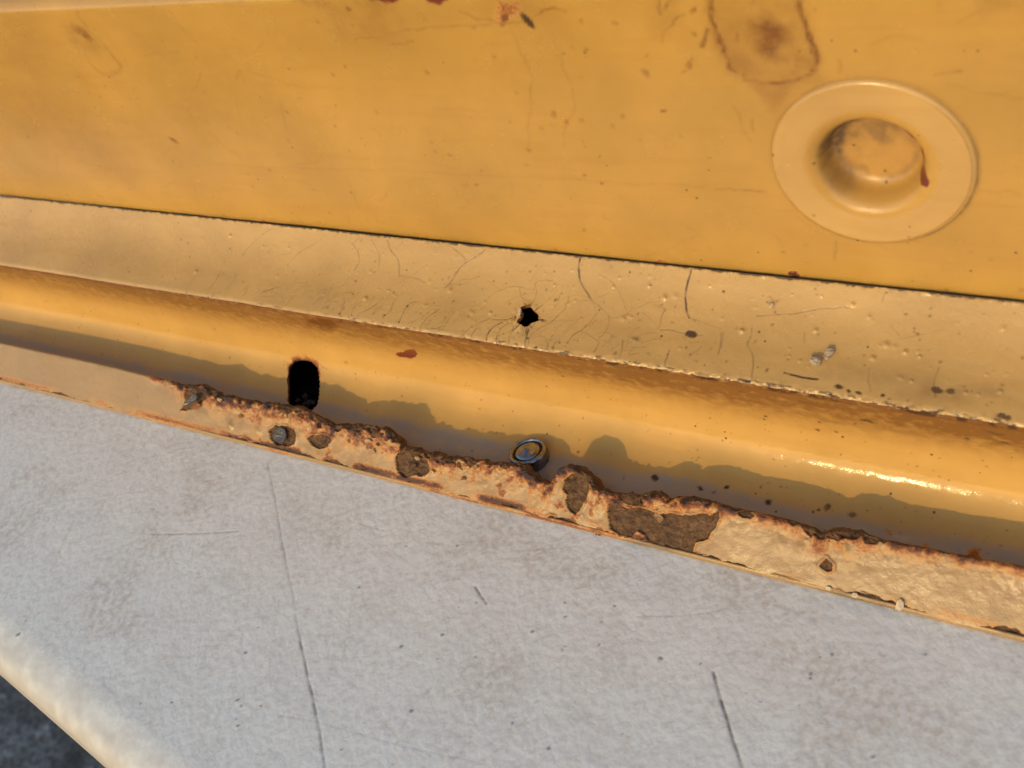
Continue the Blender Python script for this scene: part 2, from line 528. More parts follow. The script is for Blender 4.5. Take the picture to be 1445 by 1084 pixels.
# ------------------------------------------------------------------ ground far below the table
gm, t, p = nodes('asphalt_ground')
tc = t.nodes.new('ShaderNodeTexCoord')
n1 = noise(t, tc.outputs['Object'], 22.0, 6, 0.65); n2 = noise(t, tc.outputs['Object'], 160.0, 4, 0.6)
f_ = math_(t, 'ADD', math_(t, 'MULTIPLY', n1, 0.6), math_(t, 'MULTIPLY', n2, 0.4))
t.links.new(ramp(t, remap(t, f_, 0.36, 0.64), [(0, (0.02, 0.02, 0.021)), (0.45, (0.06, 0.06, 0.064)), (0.75, (0.13, 0.135, 0.15)), (1, (0.26, 0.27, 0.29))]), p.inputs['Base Color'])
p.inputs['Roughness'].default_value = 0.85
b = t.nodes.new('ShaderNodeBump'); b.inputs['Distance'].default_value = 0.012
t.links.new(f_, b.inputs['Height']); t.links.new(b.outputs[0], p.inputs['Normal'])
gx = np.linspace(-30000, 30000, 41)
GX, GY = np.meshgrid(gx, gx, indexing='ij')
g = raw_mesh('ground', np.stack([GX, GY, np.full_like(GX, -740.0)], -1).reshape(-1, 3), grid_quads(41, 41).reshape(-1, 4), gm, None)
g['kind'] = 'structure'; g['label'] = 'dark grey ground far below the table corner'; g['category'] = 'ground'

# ------------------------------------------------------------------ white plastic table
ZT = -0.3
def on_plane(px, py, z=ZT):
    r = ray(px, py); s = (z - CAM[2]) / r[2]
    return (CAM + s * r)[:2]
TE0, TE1 = on_plane(0, 856), on_plane(285, 1084)         # where the flat top ends
ed = (TE1 - TE0) / np.linalg.norm(TE1 - TE0)
inn = np.array([-ed[1], ed[0]])
if inn @ (on_plane(700, 900) - TE0) < 0: inn = -inn
TS = [('L', 13.0, 90), ('A', 6.0, 90, 22), ('A', 16, 22, 0)]
TP = chain((0, 0), TS, 0.5)[0]
class TableProfile:
    pass
tl = np.concatenate([[0], np.cumsum(np.linalg.norm(np.diff(TP, axis=0), axis=1))])
S_FLAT = tl[-1]; B_FLAT = TP[-1][0]; Z_FLAT = TP[-1][1]
def tpick(px, py):
    q = on_plane(px, py) - TE0
    return np.array([q @ ed, q @ inn + S_FLAT])
corner = [tpick(*c) for c in ((0, 545), (1445, 915), (1445, 1084), (165, 1084), (0, 900), (700, 730))]
a0, a1 = min(c[0] for c in corner) - 15, max(c[0] for c in corner) + 15
b1 = max(c[1] for c in corner) + 12
def grow(x, lim, d, sign):
    out = []
    while (lim - x) * sign > 0:
        d *= 1.35; x += d * sign; out.append(x)
    return out
fa = np.arange(a0, a1, 0.32); fa = np.array(sorted(grow(a0, a0 - 500, 0.5, -1)) + list(fa) + grow(fa[-1], a1 + 500, 0.5, 1))
fb = np.arange(0, b1, 0.30); fb = np.array(list(fb) + grow(fb[-1], b1 + 600, 0.5, 1))
TF = Field(fa, fb)
for c in ('scratch', 'spot', 'dirt', 'smooth'): TF.ch(c)
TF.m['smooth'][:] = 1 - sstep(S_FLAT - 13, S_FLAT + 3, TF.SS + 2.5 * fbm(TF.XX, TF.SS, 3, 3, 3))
def tline(pts, w_, v, seed=0, ch='scratch'):
    TF.line(ch, [tpick(*q) for q in pts], w_ * .5, v, 0.08, seed, 0.2)
tline([(378, 655), (388, 705), (398, 765), (405, 800)], 0.45, 0.55, 1)
tline([(405, 800), (415, 850), (420, 885)], 0.35, 0.4, 1)
tline([(420, 885), (430, 935), (440, 980), (450, 1030), (458, 1084)], 0.6, 0.95, 2)
tline([(1006, 948), (1018, 990), (1032, 1035), (1047, 1084)], 0.55, 1.2, 3)
tline([(1006, 948), (1018, 990), (1032, 1035), (1047, 1084)], 0.55, 1.2, 8)
tline([(212, 754), (270, 753), (335, 750)], 0.4, 0.55, 4)
tline([(505, 738), (525, 744), (542, 749)], 0.3, 0.4, 5)
tline([(670, 828), (678, 840), (686, 852)], 0.55, 0.95, 6)
tline([(60, 710), (140, 700), (230, 690)], 0.3, 0.22, 7)
tline([(285, 680), (340, 670), (370, 664)], 0.3, 0.25, 9)
tline([(400, 835), (440, 915), (470, 930), (520, 925)], 0.25, 0.2, 10)
tline([(900, 870), (970, 868), (1030, 858)], 0.25, 0.35, 11)
tline([(395, 1010), (450, 1020), (560, 1050), (690, 1080)], 0.3, 0.25, 12)
tline([(725, 777), (780, 774), (815, 770)], 0.3, 0.35, 13)
for k, (x, y, r) in enumerate([(573, 771, .35), (645, 770, .4), (506, 829, .45), (624, 896, .5), (566, 912, .5), (671, 927, .4), (672, 850, .35), (797, 850, .3), (751, 891, .4), (793, 917, .28),
        (798, 912, .25), (845, 910, .28), (867, 855, .35), (723, 1020, .4), (775, 1056, .5), (932, 929, .5), (1144, 950, .4), (1144, 957, .42), (1174, 924, .45), (1157, 928, .25), (1232, 1068, .45),
        (1072, 990, .25), (1306, 923, .3), (988, 936, .25), (346, 921, .4), (335, 988, .5), (340, 996, .35), (368, 996, .35), (297, 861, .3), (336, 1024, .4), (364, 886, .3), (242, 991, .35), (25, 895, .6), (580, 1003, .5), (482, 1058, .35), (798, 870, .3)]):
    TF.dot('spot', tpick(x, y), r * .8, 0.8, 0.5, 1.25, k * 1.3, 0.3, k)
for k in range(70):
    c = (rng.uniform(a0, a1), rng.uniform(S_FLAT, b1)); TF.dot('spot', c, rng.uniform(.12, .3), rng.uniform(.25, .8), 0.6, 1.2, k, 0.3, k)
for k in range(46):
    c = np.array([rng.uniform(a0, a1), rng.uniform(S_FLAT, b1)]); an = rng.uniform(0, 6.28); L = rng.uniform(4, 26)
    d = np.array([math.cos(an), math.sin(an)]); q = np.array([-d[1], d[0]]) * rng.uniform(-2, 2)
    TF.line('dirt', [c, c + d * L * .5 + q, c + d * L], rng.uniform(.25, .5), rng.uniform(.15, .45), 0.3, k, 0.3)
TF.m['dirt'] = np.maximum(TF.m['dirt'], 0.38 * sstep(-0.1, 0.9, fbm(TF.XX, TF.SS, 14, 5, 21)) * sstep(S_FLAT, S_FLAT + 12, TF.SS))
H = -0.14 * np.clip(TF.m['scratch'], 0, 1)
yb = np.interp(fb, tl, TP[:, 0]); yb = np.where(fb > S_FLAT, B_FLAT + fb - S_FLAT, yb) - B_FLAT
zb_ = np.interp(fb, tl, TP[:, 1]); zb_ = np.where(fb > S_FLAT, Z_FLAT, zb_) - Z_FLAT + ZT
H = H + 0.06 * fbm(TF.XX, TF.SS, 9, 3, 33) * sstep(S_FLAT + 2, S_FLAT + 14, TF.SS) - 0.06
TV = np.stack([TE0[0] + ed[0] * TF.XX + inn[0] * yb[None], TE0[1] + ed[1] * TF.XX + inn[1] * yb[None], zb_[None] + H], -1)
tm, t, p = nodes('white_table_plastic')
vec = mm_coord(t)
peb = noise(t, mm_coord(t, 1, (1.0, 0.75, 1)), 0.72, 2, 0.45, 0.0)
pebf = noise(t, vec, 1.7, 3, 0.5)
tone = noise(t, vec, 0.05, 5, 0.6)
col = mixc(t, (0.84, 0.81, 0.73), (0.90, 0.88, 0.80), remap(t, tone, 0.3, 0.7))
sm = attr(t, 'smooth')
tan_ = math_(t, 'MULTIPLY', remap(t, noise(t, mm_coord(t, 1, (1.0, 0.5, 1)), 0.33, 7, 0.72), 0.46, 0.75, 0, 0.45), remap(t, peb, 0.6, 0.4, 0.35, 1.0))
col = mixc(t, col, (0.52, 0.41, 0.30), math_(t, 'MULTIPLY', tan_, math_(t, 'SUBTRACT', 1.0, sm), clamp=True))
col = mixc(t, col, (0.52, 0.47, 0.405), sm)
col = mixc(t, col, (0.46, 0.34, 0.22), math_(t, 'MULTIPLY', attr(t, 'dirt'), remap(t, peb, 0.62, 0.38, 0.1, 0.85)))
col = mixc(t, col, (0.13, 0.095, 0.07), math_(t, 'MULTIPLY', attr(t, 'scratch'), 0.85, clamp=True))
col = mixc(t, col, (0.045, 0.05, 0.06), math_(t, 'MULTIPLY', attr(t, 'spot'), 0.85))
t.links.new(col, p.inputs['Base Color'])
p.inputs['Roughness'].default_value = 0.42
p.inputs['Specular IOR Level'].default_value = 0.45
hh = math_(t, 'ADD', peb, math_(t, 'MULTIPLY', pebf, 0.10))
hh = math_(t, 'MULTIPLY', hh, math_(t, 'SUBTRACT', 1.0, math_(t, 'MULTIPLY', sm, 0.985)))
b = t.nodes.new('ShaderNodeBump'); b.inputs['Distance'].default_value = 0.19 * MM; b.inputs['Strength'].default_value = 1.0
t.links.new(hh, b.inputs['Height']); t.links.new(b.outputs[0], p.inputs['Normal'])
table = empty('plastic_table', (0, 0, 0), 'white pebbled plastic table top with scratches under the yellow panel', 'table')
side = np.cross([ed[0], ed[1], 0], [inn[0], inn[1], 0])[2] < 0
split = np.searchsorted(fb, S_FLAT - 12)
keep = np.zeros((len(fa) - 1, len(fb) - 1), bool); keep[:, split:] = True
q = grid_quads(len(fa), len(fb), side)
mmv = mmvec(TF, 0)
raw_mesh('table_top', TV.reshape(-1, 3), q[keep], tm, table, TF.m, mmv)
raw_mesh('table_edge', TV.reshape(-1, 3), q[~keep], tm, table, TF.m, mmv)

# ------------------------------------------------------------------ the car panel
PANEL = empty('car_panel', (0, 0, 0), 'rusted yellow-painted sheet metal car panel standing on the white table', 'car panel')

def label_components(mask):
    """4-connected components of a boolean face grid"""
    lab = np.where(mask, np.arange(mask.size).reshape(mask.shape) + 1, 0)
    while True:
        n = lab.copy()
        n[1:] = np.maximum(n[1:], lab[:-1]); n[:-1] = np.maximum(n[:-1], lab[1:])
        n[:, 1:] = np.maximum(n[:, 1:], lab[:, :-1]); n[:, :-1] = np.maximum(n[:, :-1], lab[:, 1:])
        n = np.where(mask, n, 0)
        if (n == lab).all(): return lab
        lab = n

# ---- upper sheet
xm = xs(0.50, 0.36)
sm_ = np.concatenate([np.arange(0, 62, 0.32), np.arange(62, MAIN.s[-1], 0.8), [MAIN.s[-1]]])
f = Field(xm, sm_)
for c in ('grime', 'specks', 'rust', 'stain', 'red', 'crack'): f.ch(c)
mp = lambda q: MAIN.pick(*q)
H = 0.10 * fbm(f.XX, f.SS, 60, 2, 2) + 0.035 * fbm(f.XX, f.SS, 9, 3, 4)
P1, P2 = mp((1083, 228)), mp((1372, 243))
PC = mp((1228, 233)); PR = np.linalg.norm(P1 - P2) / 2
print('PLUG', PC, PR)
# brown outline and smudge of an old sticker
out = [mp(q) for q in z6([(70, -30), (72, 60), (92, 140), (125, 225), (160, 300), (230, 345), (330, 365), (430, 350), (520, 320), (528, 250), (505, 170), (475, 90), (450, 10), (400, -40)])]
w_, sd = f.poly('stain', out, 0.0, 0.3, 0.0)
f.m['stain'][w_] = np.maximum(f.m['stain'][w_], np.where(sd < 0, 0.26 + 0.24 * sstep(-.2, .7, fbm(f.XX[w_], f.SS[w_], 5, 4, 8)), 0))
f.line('stain', [mp(q) for q in z6([(70, -30), (72, 60), (92, 140), (125, 225)])], 0.6, 1.0, 0.4, 1, 0.5)
f.line('stain', [mp(q) for q in z6([(125, 225), (160, 300), (185, 350)])], 0.7, 0.35, 0.5, 2, 0.9)
f.line('stain', [mp(q) for q in z6([(445, 5), (475, 90), (505, 170), (528, 250), (520, 320)])], 0.6, 1.0, 0.4, 3, 0.5)
for q_ in ([(70, -30), (72, 60), (92, 140), (125, 225), (160, 300)], [(445, 5), (475, 90), (505, 170), (528, 250), (520, 320), (430, 350), (330, 365), (230, 345), (160, 300)]):
    f.line('stain', [mp(u_) for u_ in z6(q_)], 1.2, 0.42, 0.3, 7, 1.6)
    f.line('stain', [mp(u_) for u_ in z6(q_)], .5, 1.1, 0.25, 11, .5)
f.dot('stain', mp(z6([(345, 172)])[0]), 4.4, 1.2, 0.95, 1.0, 0, 0.35, 4)
f.dot('stain', mp(z6([(345, 172)])[0]), 1.4, 0.85, 0.9, 1.0, 0, 0.35, 5)
tail = [mp(q) for q in z6([(170, 320), (530, 330), (440, 420), (380, 500), (330, 480), (240, 390)])]
f.poly('stain', tail, 0.42, 1.6, 1.4, 4.0, 9)
for pts, wd, v in (
        ([(60, 130), (28, 205)], .45, .9), ([(190, 150), (180, 190)], .6, .8), ([(250, 5), (238, 40)], .5, .6), ([(110, 210), (125, 230)], .8, .8),
        ([(1055, 325), (1165, 308)], .3, .5), ([(635, 260), (640, 325)], .3, .35), ([(255, 520), (258, 570)], .25, .4), ([(90, 825), (200, 828), (320, 840)], .3, .5),
        ([(420, 495), (450, 485)], .5, .7), ([(760, 190), (870, 160), (1000, 175)], .25, .2), ([(1100, 370), (1280, 410), (1430, 440)], .3, .22), ([(1240, 840), (1340, 835), (1420, 850)], .3, .3)):
    f.line('stain', [mp(q) for q in z6(pts)], wd, v, 0.3, int(pts[0][0]), 0.3)
for pts, wd, v in (
        ([(1440, 120), (1412, 190)], .45, .95), ([(1345, 60), (1280, 110), (1255, 150), (1250, 175)], .35, .6), ([(1250, 8), (1248, 60)], .4, .6), ([(1280, 10), (1275, 35)], .5, .75),
        ([(1385, 240), (1350, 300)], .35, .45), ([(0, 155), (120, 150), (260, 120), (400, 108), (560, 100)], .35, .35), ([(160, 180), (235, 170)], .35, .5),
        ([(605, 90), (690, 88)], .35, .7), ([(620, 60), (605, 85), (604, 103)], .6, .95), ([(585, 0), (600, 40), (615, 65)], .4, .8), ([(730, 75), (785, 45), (860, 38)], .35, .65), ([(780, 0), (783, 45)], .25, .4),
        ([(630, 110), (690, 240), (722, 340), (715, 500), (712, 620)], .25, .3), ([(800, 130), (830, 220), (880, 340), (900, 430), (870, 500), (850, 600)], .25, .22),
        ([(-550, 672), (-100, 690), (0, 692), (400, 710), (700, 722), (940, 740), (1100, 745), (1440, 760)], .4, .16), ([(430, 40), (500, 75), (590, 90)], .3, .45)):
    f.line('stain', [mp(q) for q in zm(pts)], wd, v, 0.35, int(abs(pts[0][0])) + 3, 0.35)
f.dot('rust', mp(zm([(625, 45)])[0]), 2.2, 0.45, 0.9, 1.2, 0.6, 0.4, 3)
f.dot('rust', mp(zm([(612, 70)])[0]), 0.8, 0.7, 0.8, 1.4, 0.9, 0.4, 3)
f.dot('stain', mp(zm([(660, 25)])[0]), 5.5, 0.32, 0.95, 1.2, 0, 0.4, 3)
f.dot('crack', mp(zm([(708, 85)])[0]), 0.75, 1.0, 0.35, 2.5, -1.05, 0.1, 3); f.dot('grime', mp(zm([(706, 75)])[0]), 0.5, 0.2, .6, 2.2, -1.05)
for q, r, v, asp, an in (((332, 132), 1.9, .85, 1.9, -.8), ((335, 160), 4, .25, 1.5, -.8), ((710, 573), .8, .95, 1.6, -.6), ((95, 143), .5, .6, 2, -.5), ((1420, 37), .6, .8, 1.3, 0), ((1360, 305), .6, .4, 1, 0), ((1368, 515), .5, .5, 1, 0), ((1100, 695), .6, .5, 1, 0), ((300, 580), 14, .22, 1.6, -.5), ((60, 180), 10, .15, 2.0, .3), ((930, 520), .4, .3, 1, 0)):
    f.dot('stain', mp(zl([q])[0]), r, v, 0.7, asp, an, 0.3, int(q[0]))
for q, r, v in (((297, 297), .5, .4), ((815, 465), .6, .55), ((868, 497), .6, .6), ((925, 490), .5, .4), ((1010, 748), .4, .9), ((940, 715), .35, .85), ((1263, 452), .45, .8), ((1095, 475), .5, .4), ((1190, 296), .7, .6), ((1365, 265), .7, .6), ((1383, 42), .5, .7), ((1068, 95), .4, .6), ((948, 203), .35, .6), ((855, 218), .35, .5), ((712, 612), .55, .6), ((90, 457), .5, .3), ((1003, 638), .3, .7)):
    f.dot('stain', mp(zm([q])[0]), r, v, 0.6, 1.3, q[0], 0.3, int(q[0]))
tl_ = [mp(q) for q in zl([(310, 40), (360, 120), (430, 190), (470, 240), (490, 290), (440, 300), (380, 270), (330, 190)])]
f.line('stain', tl_, 0.6, 0.3, 0.6, 5, 0.7)
for k in range(70):
    c = np.array([rng.uniform(-150, 115), rng.uniform(2, 56)]); an = rng.uniform(0, 6.28); L = rng.uniform(2, 16)
    d = np.array([math.cos(an), 0.6 * math.sin(an)])
    f.line('stain', [c, c + d * L * .5 + rng.normal(0, .6, 2), c + d * L], rng.uniform(.2, .4), rng.uniform(.08, .32), 0.35, k, 0.3)
for k in range(160):
    f.dot('stain', (rng.uniform(-170, 115), rng.uniform(0, 57)), rng.uniform(.2, .5), rng.uniform(.15, .6), 0.6, 1.3, k, 0.3, k)
for k in range(60):            # pimples under the paint, mostly low down on the right
    c = (rng.uniform(-60, 115), abs(rng.normal(0, 14)) + .8); r = rng.uniform(.25, .6)
    w_ = f.win(c[0] - 2, c[0] + 2, c[1] - 2, c[1] + 2)
    H[w_] += 0.22 * r * np.exp(-((f.XX[w_] - c[0]) ** 2 + (f.SS[w_] - c[1]) ** 2) / (2 * (r * .7) ** 2))
# smudges along the top fold, and the two red chips there
topb = sstep(46, 55, f.SS + 3 * fbm(f.XX, f.SS, 9, 4, 14)) * sstep(.0, .9, fbm(f.XX, f.SS, 7, 5, 15))
f.m['stain'] = np.maximum(f.m['stain'], 0.40 * topb * sstep(-120, -40, f.XX))
f.poly('red', [mp(q) for q in ((512, -14), (566, -12), (562, 1), (545, 2), (520, 0))], 1.0, .3, .5, 2, 3)
f.poly('red', [mp(q) for q in ((596, -12), (634, -12), (634, 2), (618, 4), (605, 1))], 1.0, .3, .5, 2, 4)
f.m['grime'] = np.maximum(f.m['grime'], 0.55 * (1 - sstep(.25, .9, f.SS + .25 * fbm(f.XX, f.SS, 1.5, 3, 9))))
f.m['rust'] = np.maximum(f.m['rust'], 0.45 * (1 - sstep(.5, 1.5, f.SS + .6 * fbm(f.XX, f.SS, 3, 4, 19))) * sstep(.2, .8, fbm(f.XX, f.SS * 0, 12, 3, 29)))
f.m['specks'] = 0.25 + 0.5 * sstep(-20, 90, f.XX) * (1 - sstep(0, 40, f.SS))
f.dot('rust', mp((1121, 388)), 0.9, .8, .8, 1.3, 0, .4, 1)
dplug = np.hypot(f.XX - PC[0], f.SS - PC[1])
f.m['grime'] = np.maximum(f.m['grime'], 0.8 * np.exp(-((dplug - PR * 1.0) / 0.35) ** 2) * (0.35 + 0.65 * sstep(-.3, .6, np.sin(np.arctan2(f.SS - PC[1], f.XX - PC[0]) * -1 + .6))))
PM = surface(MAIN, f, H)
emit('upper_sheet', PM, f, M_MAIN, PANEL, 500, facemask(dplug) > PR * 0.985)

# ---- round pressed plug in the upper sheet
_, _, ny, nz = MAIN.at(PC[1])
NP = np.array([0, ny, nz]); UP = np.array([0, -nz, ny]) * -1
UP = np.array([0, nz, -ny]) if nz < 0 and False else np.array([0.0, math.cos(rad(95)), math.sin(rad(95))])
cy, cz, _, _ = MAIN.at(PC[1])
pr = np.array([(1.02, -.5), (1.0, -.02), (.993, .28), (.98, .52), (.96, .70), (.935, .76), (.90, .72), (.86, .66), (.80, .62), (.72, .60), (.66, .52), (.61, .35), (.565, .0), (.53, -.5), (.505, -1.2), (.485, -2.1), (.47, -3.1), (.45, -3.9), (.42, -4.4), (.37, -4.75), (.31, -4.92), (.23, -4.98), (.15, -4.98), (.07, -4.98), (.0, -4.98)])
tt = np.linspace(0, len(pr) - 1, 110)
ps = smooth(pr, 5); ps = np.stack([np.interp(np.linspace(0, 1, 120), np.linspace(0, 1, len(ps)), ps[:, k]) for k in (0, 1)], 1)
an = np.linspace(0, 2 * math.pi, 220)
fa_ = Field(an, np.arange(len(ps), dtype=float))
A, RR = np.meshgrid(an, ps[:, 0] * PR, indexing='ij')
A = np.where(np.isclose(A, 2 * math.pi), 0, A)
U, V = RR * np.cos(A), RR * np.sin(A)
HH = np.repeat(ps[:, 1][None], len(an), 0) + 0.04 * fbm(U, V, 4, 3, 6)
PV = np.array([PC[0], cy, cz]) + U[..., None] * np.array([1, 0, 0]) + V[..., None] * UP + HH[..., None] * NP
atr = {k: np.zeros(A.shape) for k in ('grime', 'specks', 'rust', 'stain', 'red', 'crack')}
rn = RR / PR
atr['specks'][:] = 0.5
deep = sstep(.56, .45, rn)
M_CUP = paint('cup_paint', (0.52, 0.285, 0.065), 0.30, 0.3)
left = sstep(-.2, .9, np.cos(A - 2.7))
lit_side = sstep(.3, .95, np.cos(A + 1.0))  # sunlit lower-right wall, kept brighter in the colour
atr['grime'] = 0.62 * (1 - .85 * lit_side * sstep(.38, .44, rn)) * deep * sstep(-.5, .6, fbm(U, V, 3.5, 4, 3) + 0.9 * V / PR - .15) + .95 * left * sstep(.58, .50, rn) * sstep(.30, .42, rn) * (.8 + .3 * fbm(U, V, 2.5, 3, 77)) + 0.45 * np.exp(-((rn - .39) / .035) ** 2) * sstep(-.4, .5, fbm(U, V, 5, 3, 8))  # dirt plus the cup's shaded left and top, painted into the colour
atr['stain'] = 0.22 * np.exp(-((rn - .60) / .06) ** 2) * sstep(-.6, .5, -np.cos(A - .4)) + .25 * deep * (1 - .8 * lit_side * sstep(.38, .44, rn)) + 0.5 * np.exp(-((rn - .955) / .008) ** 2) * sstep(.0, 1, np.cos(A + .3))  # brown tint in the cup, weaker on the painted lit side
def plug_poly(pts, ch, val, rough=.3):
    q = np.array([MAIN.pick(*u) - PC for u in pts]); c = np.vstack([q, q[:1]])
    d = np.full(U.shape, 1e9); ins = np.zeros(U.shape, bool)
    for a_, b_ in zip(c[:-1], c[1:]):
        ab = b_ - a_; tq = np.clip(((U - a_[0]) * ab[0] + (V - a_[1]) * ab[1]) / (ab @ ab), 0, 1)
        d = np.minimum(d, np.hypot(U - a_[0] - tq * ab[0], V - a_[1] - tq * ab[1]))
        ins ^= ((a_[1] > V) != (b_[1] > V)) & (U < (b_[0] - a_[0]) * (V - a_[1]) / (b_[1] - a_[1] + 1e-12) + a_[0])
    sdv = np.where(ins, -d, d) + rough * fbm(U, V, 1.3, 3, 4)
    atr[ch] = np.maximum(atr[ch], val * (1 - sstep(-.08, .12, sdv)))
plug_poly(z6([(965, 715), (985, 735), (1000, 760), (1025, 790), (1020, 815), (985, 818), (972, 795), (985, 770), (968, 740)]), 'red', 1.0, .2)
plug_poly(z6([(880, 650), (905, 655), (930, 675), (968, 700), (975, 715), (940, 695), (900, 665)]), 'red', .9, .2)
q4 = grid_quads(*A.shape)
mmv = np.stack([U + 900, V, HH * 0], -1).reshape(-1, 3)
inner = rn.mean(0)[:-1] < .66
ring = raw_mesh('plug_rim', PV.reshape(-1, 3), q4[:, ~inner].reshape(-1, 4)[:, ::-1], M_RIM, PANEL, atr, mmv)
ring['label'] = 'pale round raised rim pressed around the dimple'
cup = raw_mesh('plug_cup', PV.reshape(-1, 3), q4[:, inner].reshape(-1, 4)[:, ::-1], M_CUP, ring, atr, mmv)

# ---- sloping flange strip with crazed paint
xf = xs(0.30, 0.155)
f = Field(xf, np.concatenate([np.arange(0, STR.s[-1], 0.165), [STR.s[-1]]]))
for c in ('grime', 'specks', 'rust', 'stain', 'red', 'crack'): f.ch(c)
sp_ = lambda q: STR.pick(*q)
SL = STR.s[-1]
H = 0.12 * fbm(f.XX, f.SS * .5, 30, 2, 3) + 0.05 * fbm(f.XX, f.SS, 6, 3, 5) + 0.02 * fbm(f.XX, f.SS, 1.5, 3, 8)
cr7 = [([(615, 78), (608, 130), (615, 190), (640, 240), (665, 280)], .30, 1.), ([(665, 280), (700, 310), (750, 360), (755, 400), (730, 450), (700, 470)], .2, .55), ([(1155, 135), (1135, 210), (1128, 270), (1128, 330), (1145, 370)], .32, 1.), ([(1145, 370), (1230, 405), (1300, 430)], .2, .4),
       ([(0, 170), (50, 110), (120, 70), (155, 40)], .22, .75), ([(0, 40), (40, 70), (60, 100)], .2, .5), ([(320, 220), (385, 235), (400, 200), (440, 190), (480, 195)], .2, .5), ([(320, 220), (260, 225), (200, 250), (165, 275)], .2, .5), ([(320, 220), (330, 265), (350, 290)], .2, .5), ([(405, 235), (400, 270), (385, 300)], .2, .5),
       ([(695, 350), (650, 410), (580, 460), (540, 510)], .22, .7), ([(560, 265), (545, 320), (500, 370), (450, 410), (380, 450), (360, 500), (355, 520)], .22, .65), ([(235, 395), (190, 420), (168, 450), (162, 490)], .26, .95), ([(270, 395), (225, 430), (208, 470), (208, 500)], .24, .9), ([(295, 415), (275, 460), (270, 500)], .22, .75), ([(365, 425), (350, 480), (345, 525)], .3, .95),
       ([(180, 375), (120, 400), (70, 430), (40, 465)], .2, .6), ([(115, 420), (90, 450), (85, 480)], .24, .8), ([(485, 455), (462, 490), (455, 525)], .22, .7), ([(515, 470), (490, 500), (483, 535)], .22, .7), ([(705, 500), (685, 540)], .25, .7), ([(820, 480), (815, 530), (808, 575)], .22, .7),
       ([(1050, 530), (1030, 580), (1025, 610)], .22, .8), ([(1300, 440), (1295, 500), (1285, 550)], .2, .7), ([(1030, 330), (1010, 370), (1005, 410), (990, 430)], .22, .75), ([(1005, 430), (1080, 435), (1150, 455), (1210, 455)], .25, .8), ([(1205, 510), (1150, 560)], .22, .6), ([(730, 170), (780, 210), (815, 270), (845, 350)], .2, .5),
       ([(520, 250), (500, 310), (470, 340)], .2, .5), ([(590, 265), (650, 275), (690, 320)], .18, .4), ([(190, 380), (250, 382), (300, 375)], .3, .8), ([(480, 385), (580, 385), (660, 360)], .18, .35), ([(640, 440), (690, 480), (705, 500)], .18, .5), ([(900, 320), (960, 300), (1010, 290)], .18, .35)]
crb = [([(485, 10), (420, 60), (380, 100), (340, 150)], .25, .45), ([(740, 60), (650, 110), (600, 150), (570, 190)], .25, .35), ([(885, 80), (912, 120), (918, 170), (895, 210)], .25, .7), ([(925, 45), (900, 70), (885, 80)], .2, .5), ([(975, 60), (1005, 110), (1018, 170), (1010, 210)], .22, .6), ([(1055, 60), (1070, 110), (1105, 160), (1112, 220), (1115, 240)], .25, .8), ([(1115, 240), (1180, 245), (1250, 275)], .2, .65),
       ([(1440, 165), (1400, 210), (1370, 260), (1335, 300)], .25, .8), ([(1350, 90), (1410, 130), (1440, 160)], .22, .6), ([(130, 230), (90, 280)], .25, .5), ([(245, 215), (220, 260), (190, 300)], .25, .6), ([(325, 225), (300, 270), (265, 310)], .25, .5), ([(735, 340), (690, 380)], .22, .5), ([(840, 330), (845, 370), (825, 420)], .24, .6), ([(910, 345), (880, 430)], .22, .65),
       ([(1040, 340), (990, 385), (920, 425)], .24, .75), ([(1095, 350), (1070, 410), (1030, 440)], .24, .8), ([(1195, 360), (1150, 385), (1110, 465)], .26, .9), ([(1310, 400), (1250, 440), (1210, 510)], .24, .75), ([(1375, 410), (1340, 470), (1320, 500)], .22, .7), ([(1240, 495), (1290, 493), (1320, 483)], .3, .9), ([(435, 325), (460, 312), (500, 300)], .35, .7), ([(380, 290), (360, 330)], .2, .4)]
crr = [([(165, 290), (330, 280), (480, 255), (600, 250)], .2, .65), ([(140, 340), (135, 390), (120, 435), (148, 490), (140, 590)], .22, .75), ([(395, 370), (395, 420)], .2, .4), ([(295, 565), (370, 585), (455, 598)], .32, 1.1), ([(705, 540), (700, 600), (710, 660)], .2, .5), ([(1035, 540), (1015, 600), (1020, 680)], .22, .65), ([(780, 170), (770, 220)], .2, .4), ([(740, 420), (900, 390), (1060, 355)], .2, .3), ([(800, 330), (850, 390)], .18, .3), ([(0, 370), (-8, 440)], .25, .7)]
for zf, lst in ((z7, cr7), (zb, crb), (zr, crr)):
    for pts, wd, v in lst:
        f.line('crack', [sp_(q) for q in zf(pts)], wd * (.95 if v > .9 else .72), v * (1.0 if v > .9 else .72), 0.12, int(abs(pts[0][0]) + pts[0][1]), 0.13)
# finer crazing fanning out of the bent edge
xa, xb_ = sp_((330, 430))[0], sp_((930, 500))[0]
for k in range(150):
    x = rng.uniform(xa, xb_); s0 = rng.uniform(1.6, 5.5); L = rng.uniform(1.2, 5)
    pts = [np.array([x, s0])]; an_ = rng.uniform(.3, 1.5)
    for _ in range(4):
        pts.append(pts[-1] + L / 4 * np.array([math.cos(an_), math.sin(an_)])); an_ += rng.normal(-.12, .25)
    f.line('crack', pts, .15, rng.uniform(.08, .32), 0.1, k, 0.12)
for k in range(40):
    x = rng.uniform(xa, xb_); s0 = rng.uniform(4, 15); L = rng.uniform(3, 9); an_ = rng.uniform(-.3, .9)
    pts = [np.array([x, s0])]
    for _ in range(4):
        pts.append(pts[-1] + L / 4 * np.array([math.cos(an_), math.sin(an_)])); an_ += rng.normal(0, .3)
    f.line('crack', pts, .16, rng.uniform(.08, .25), 0.1, k + 300, 0.12)
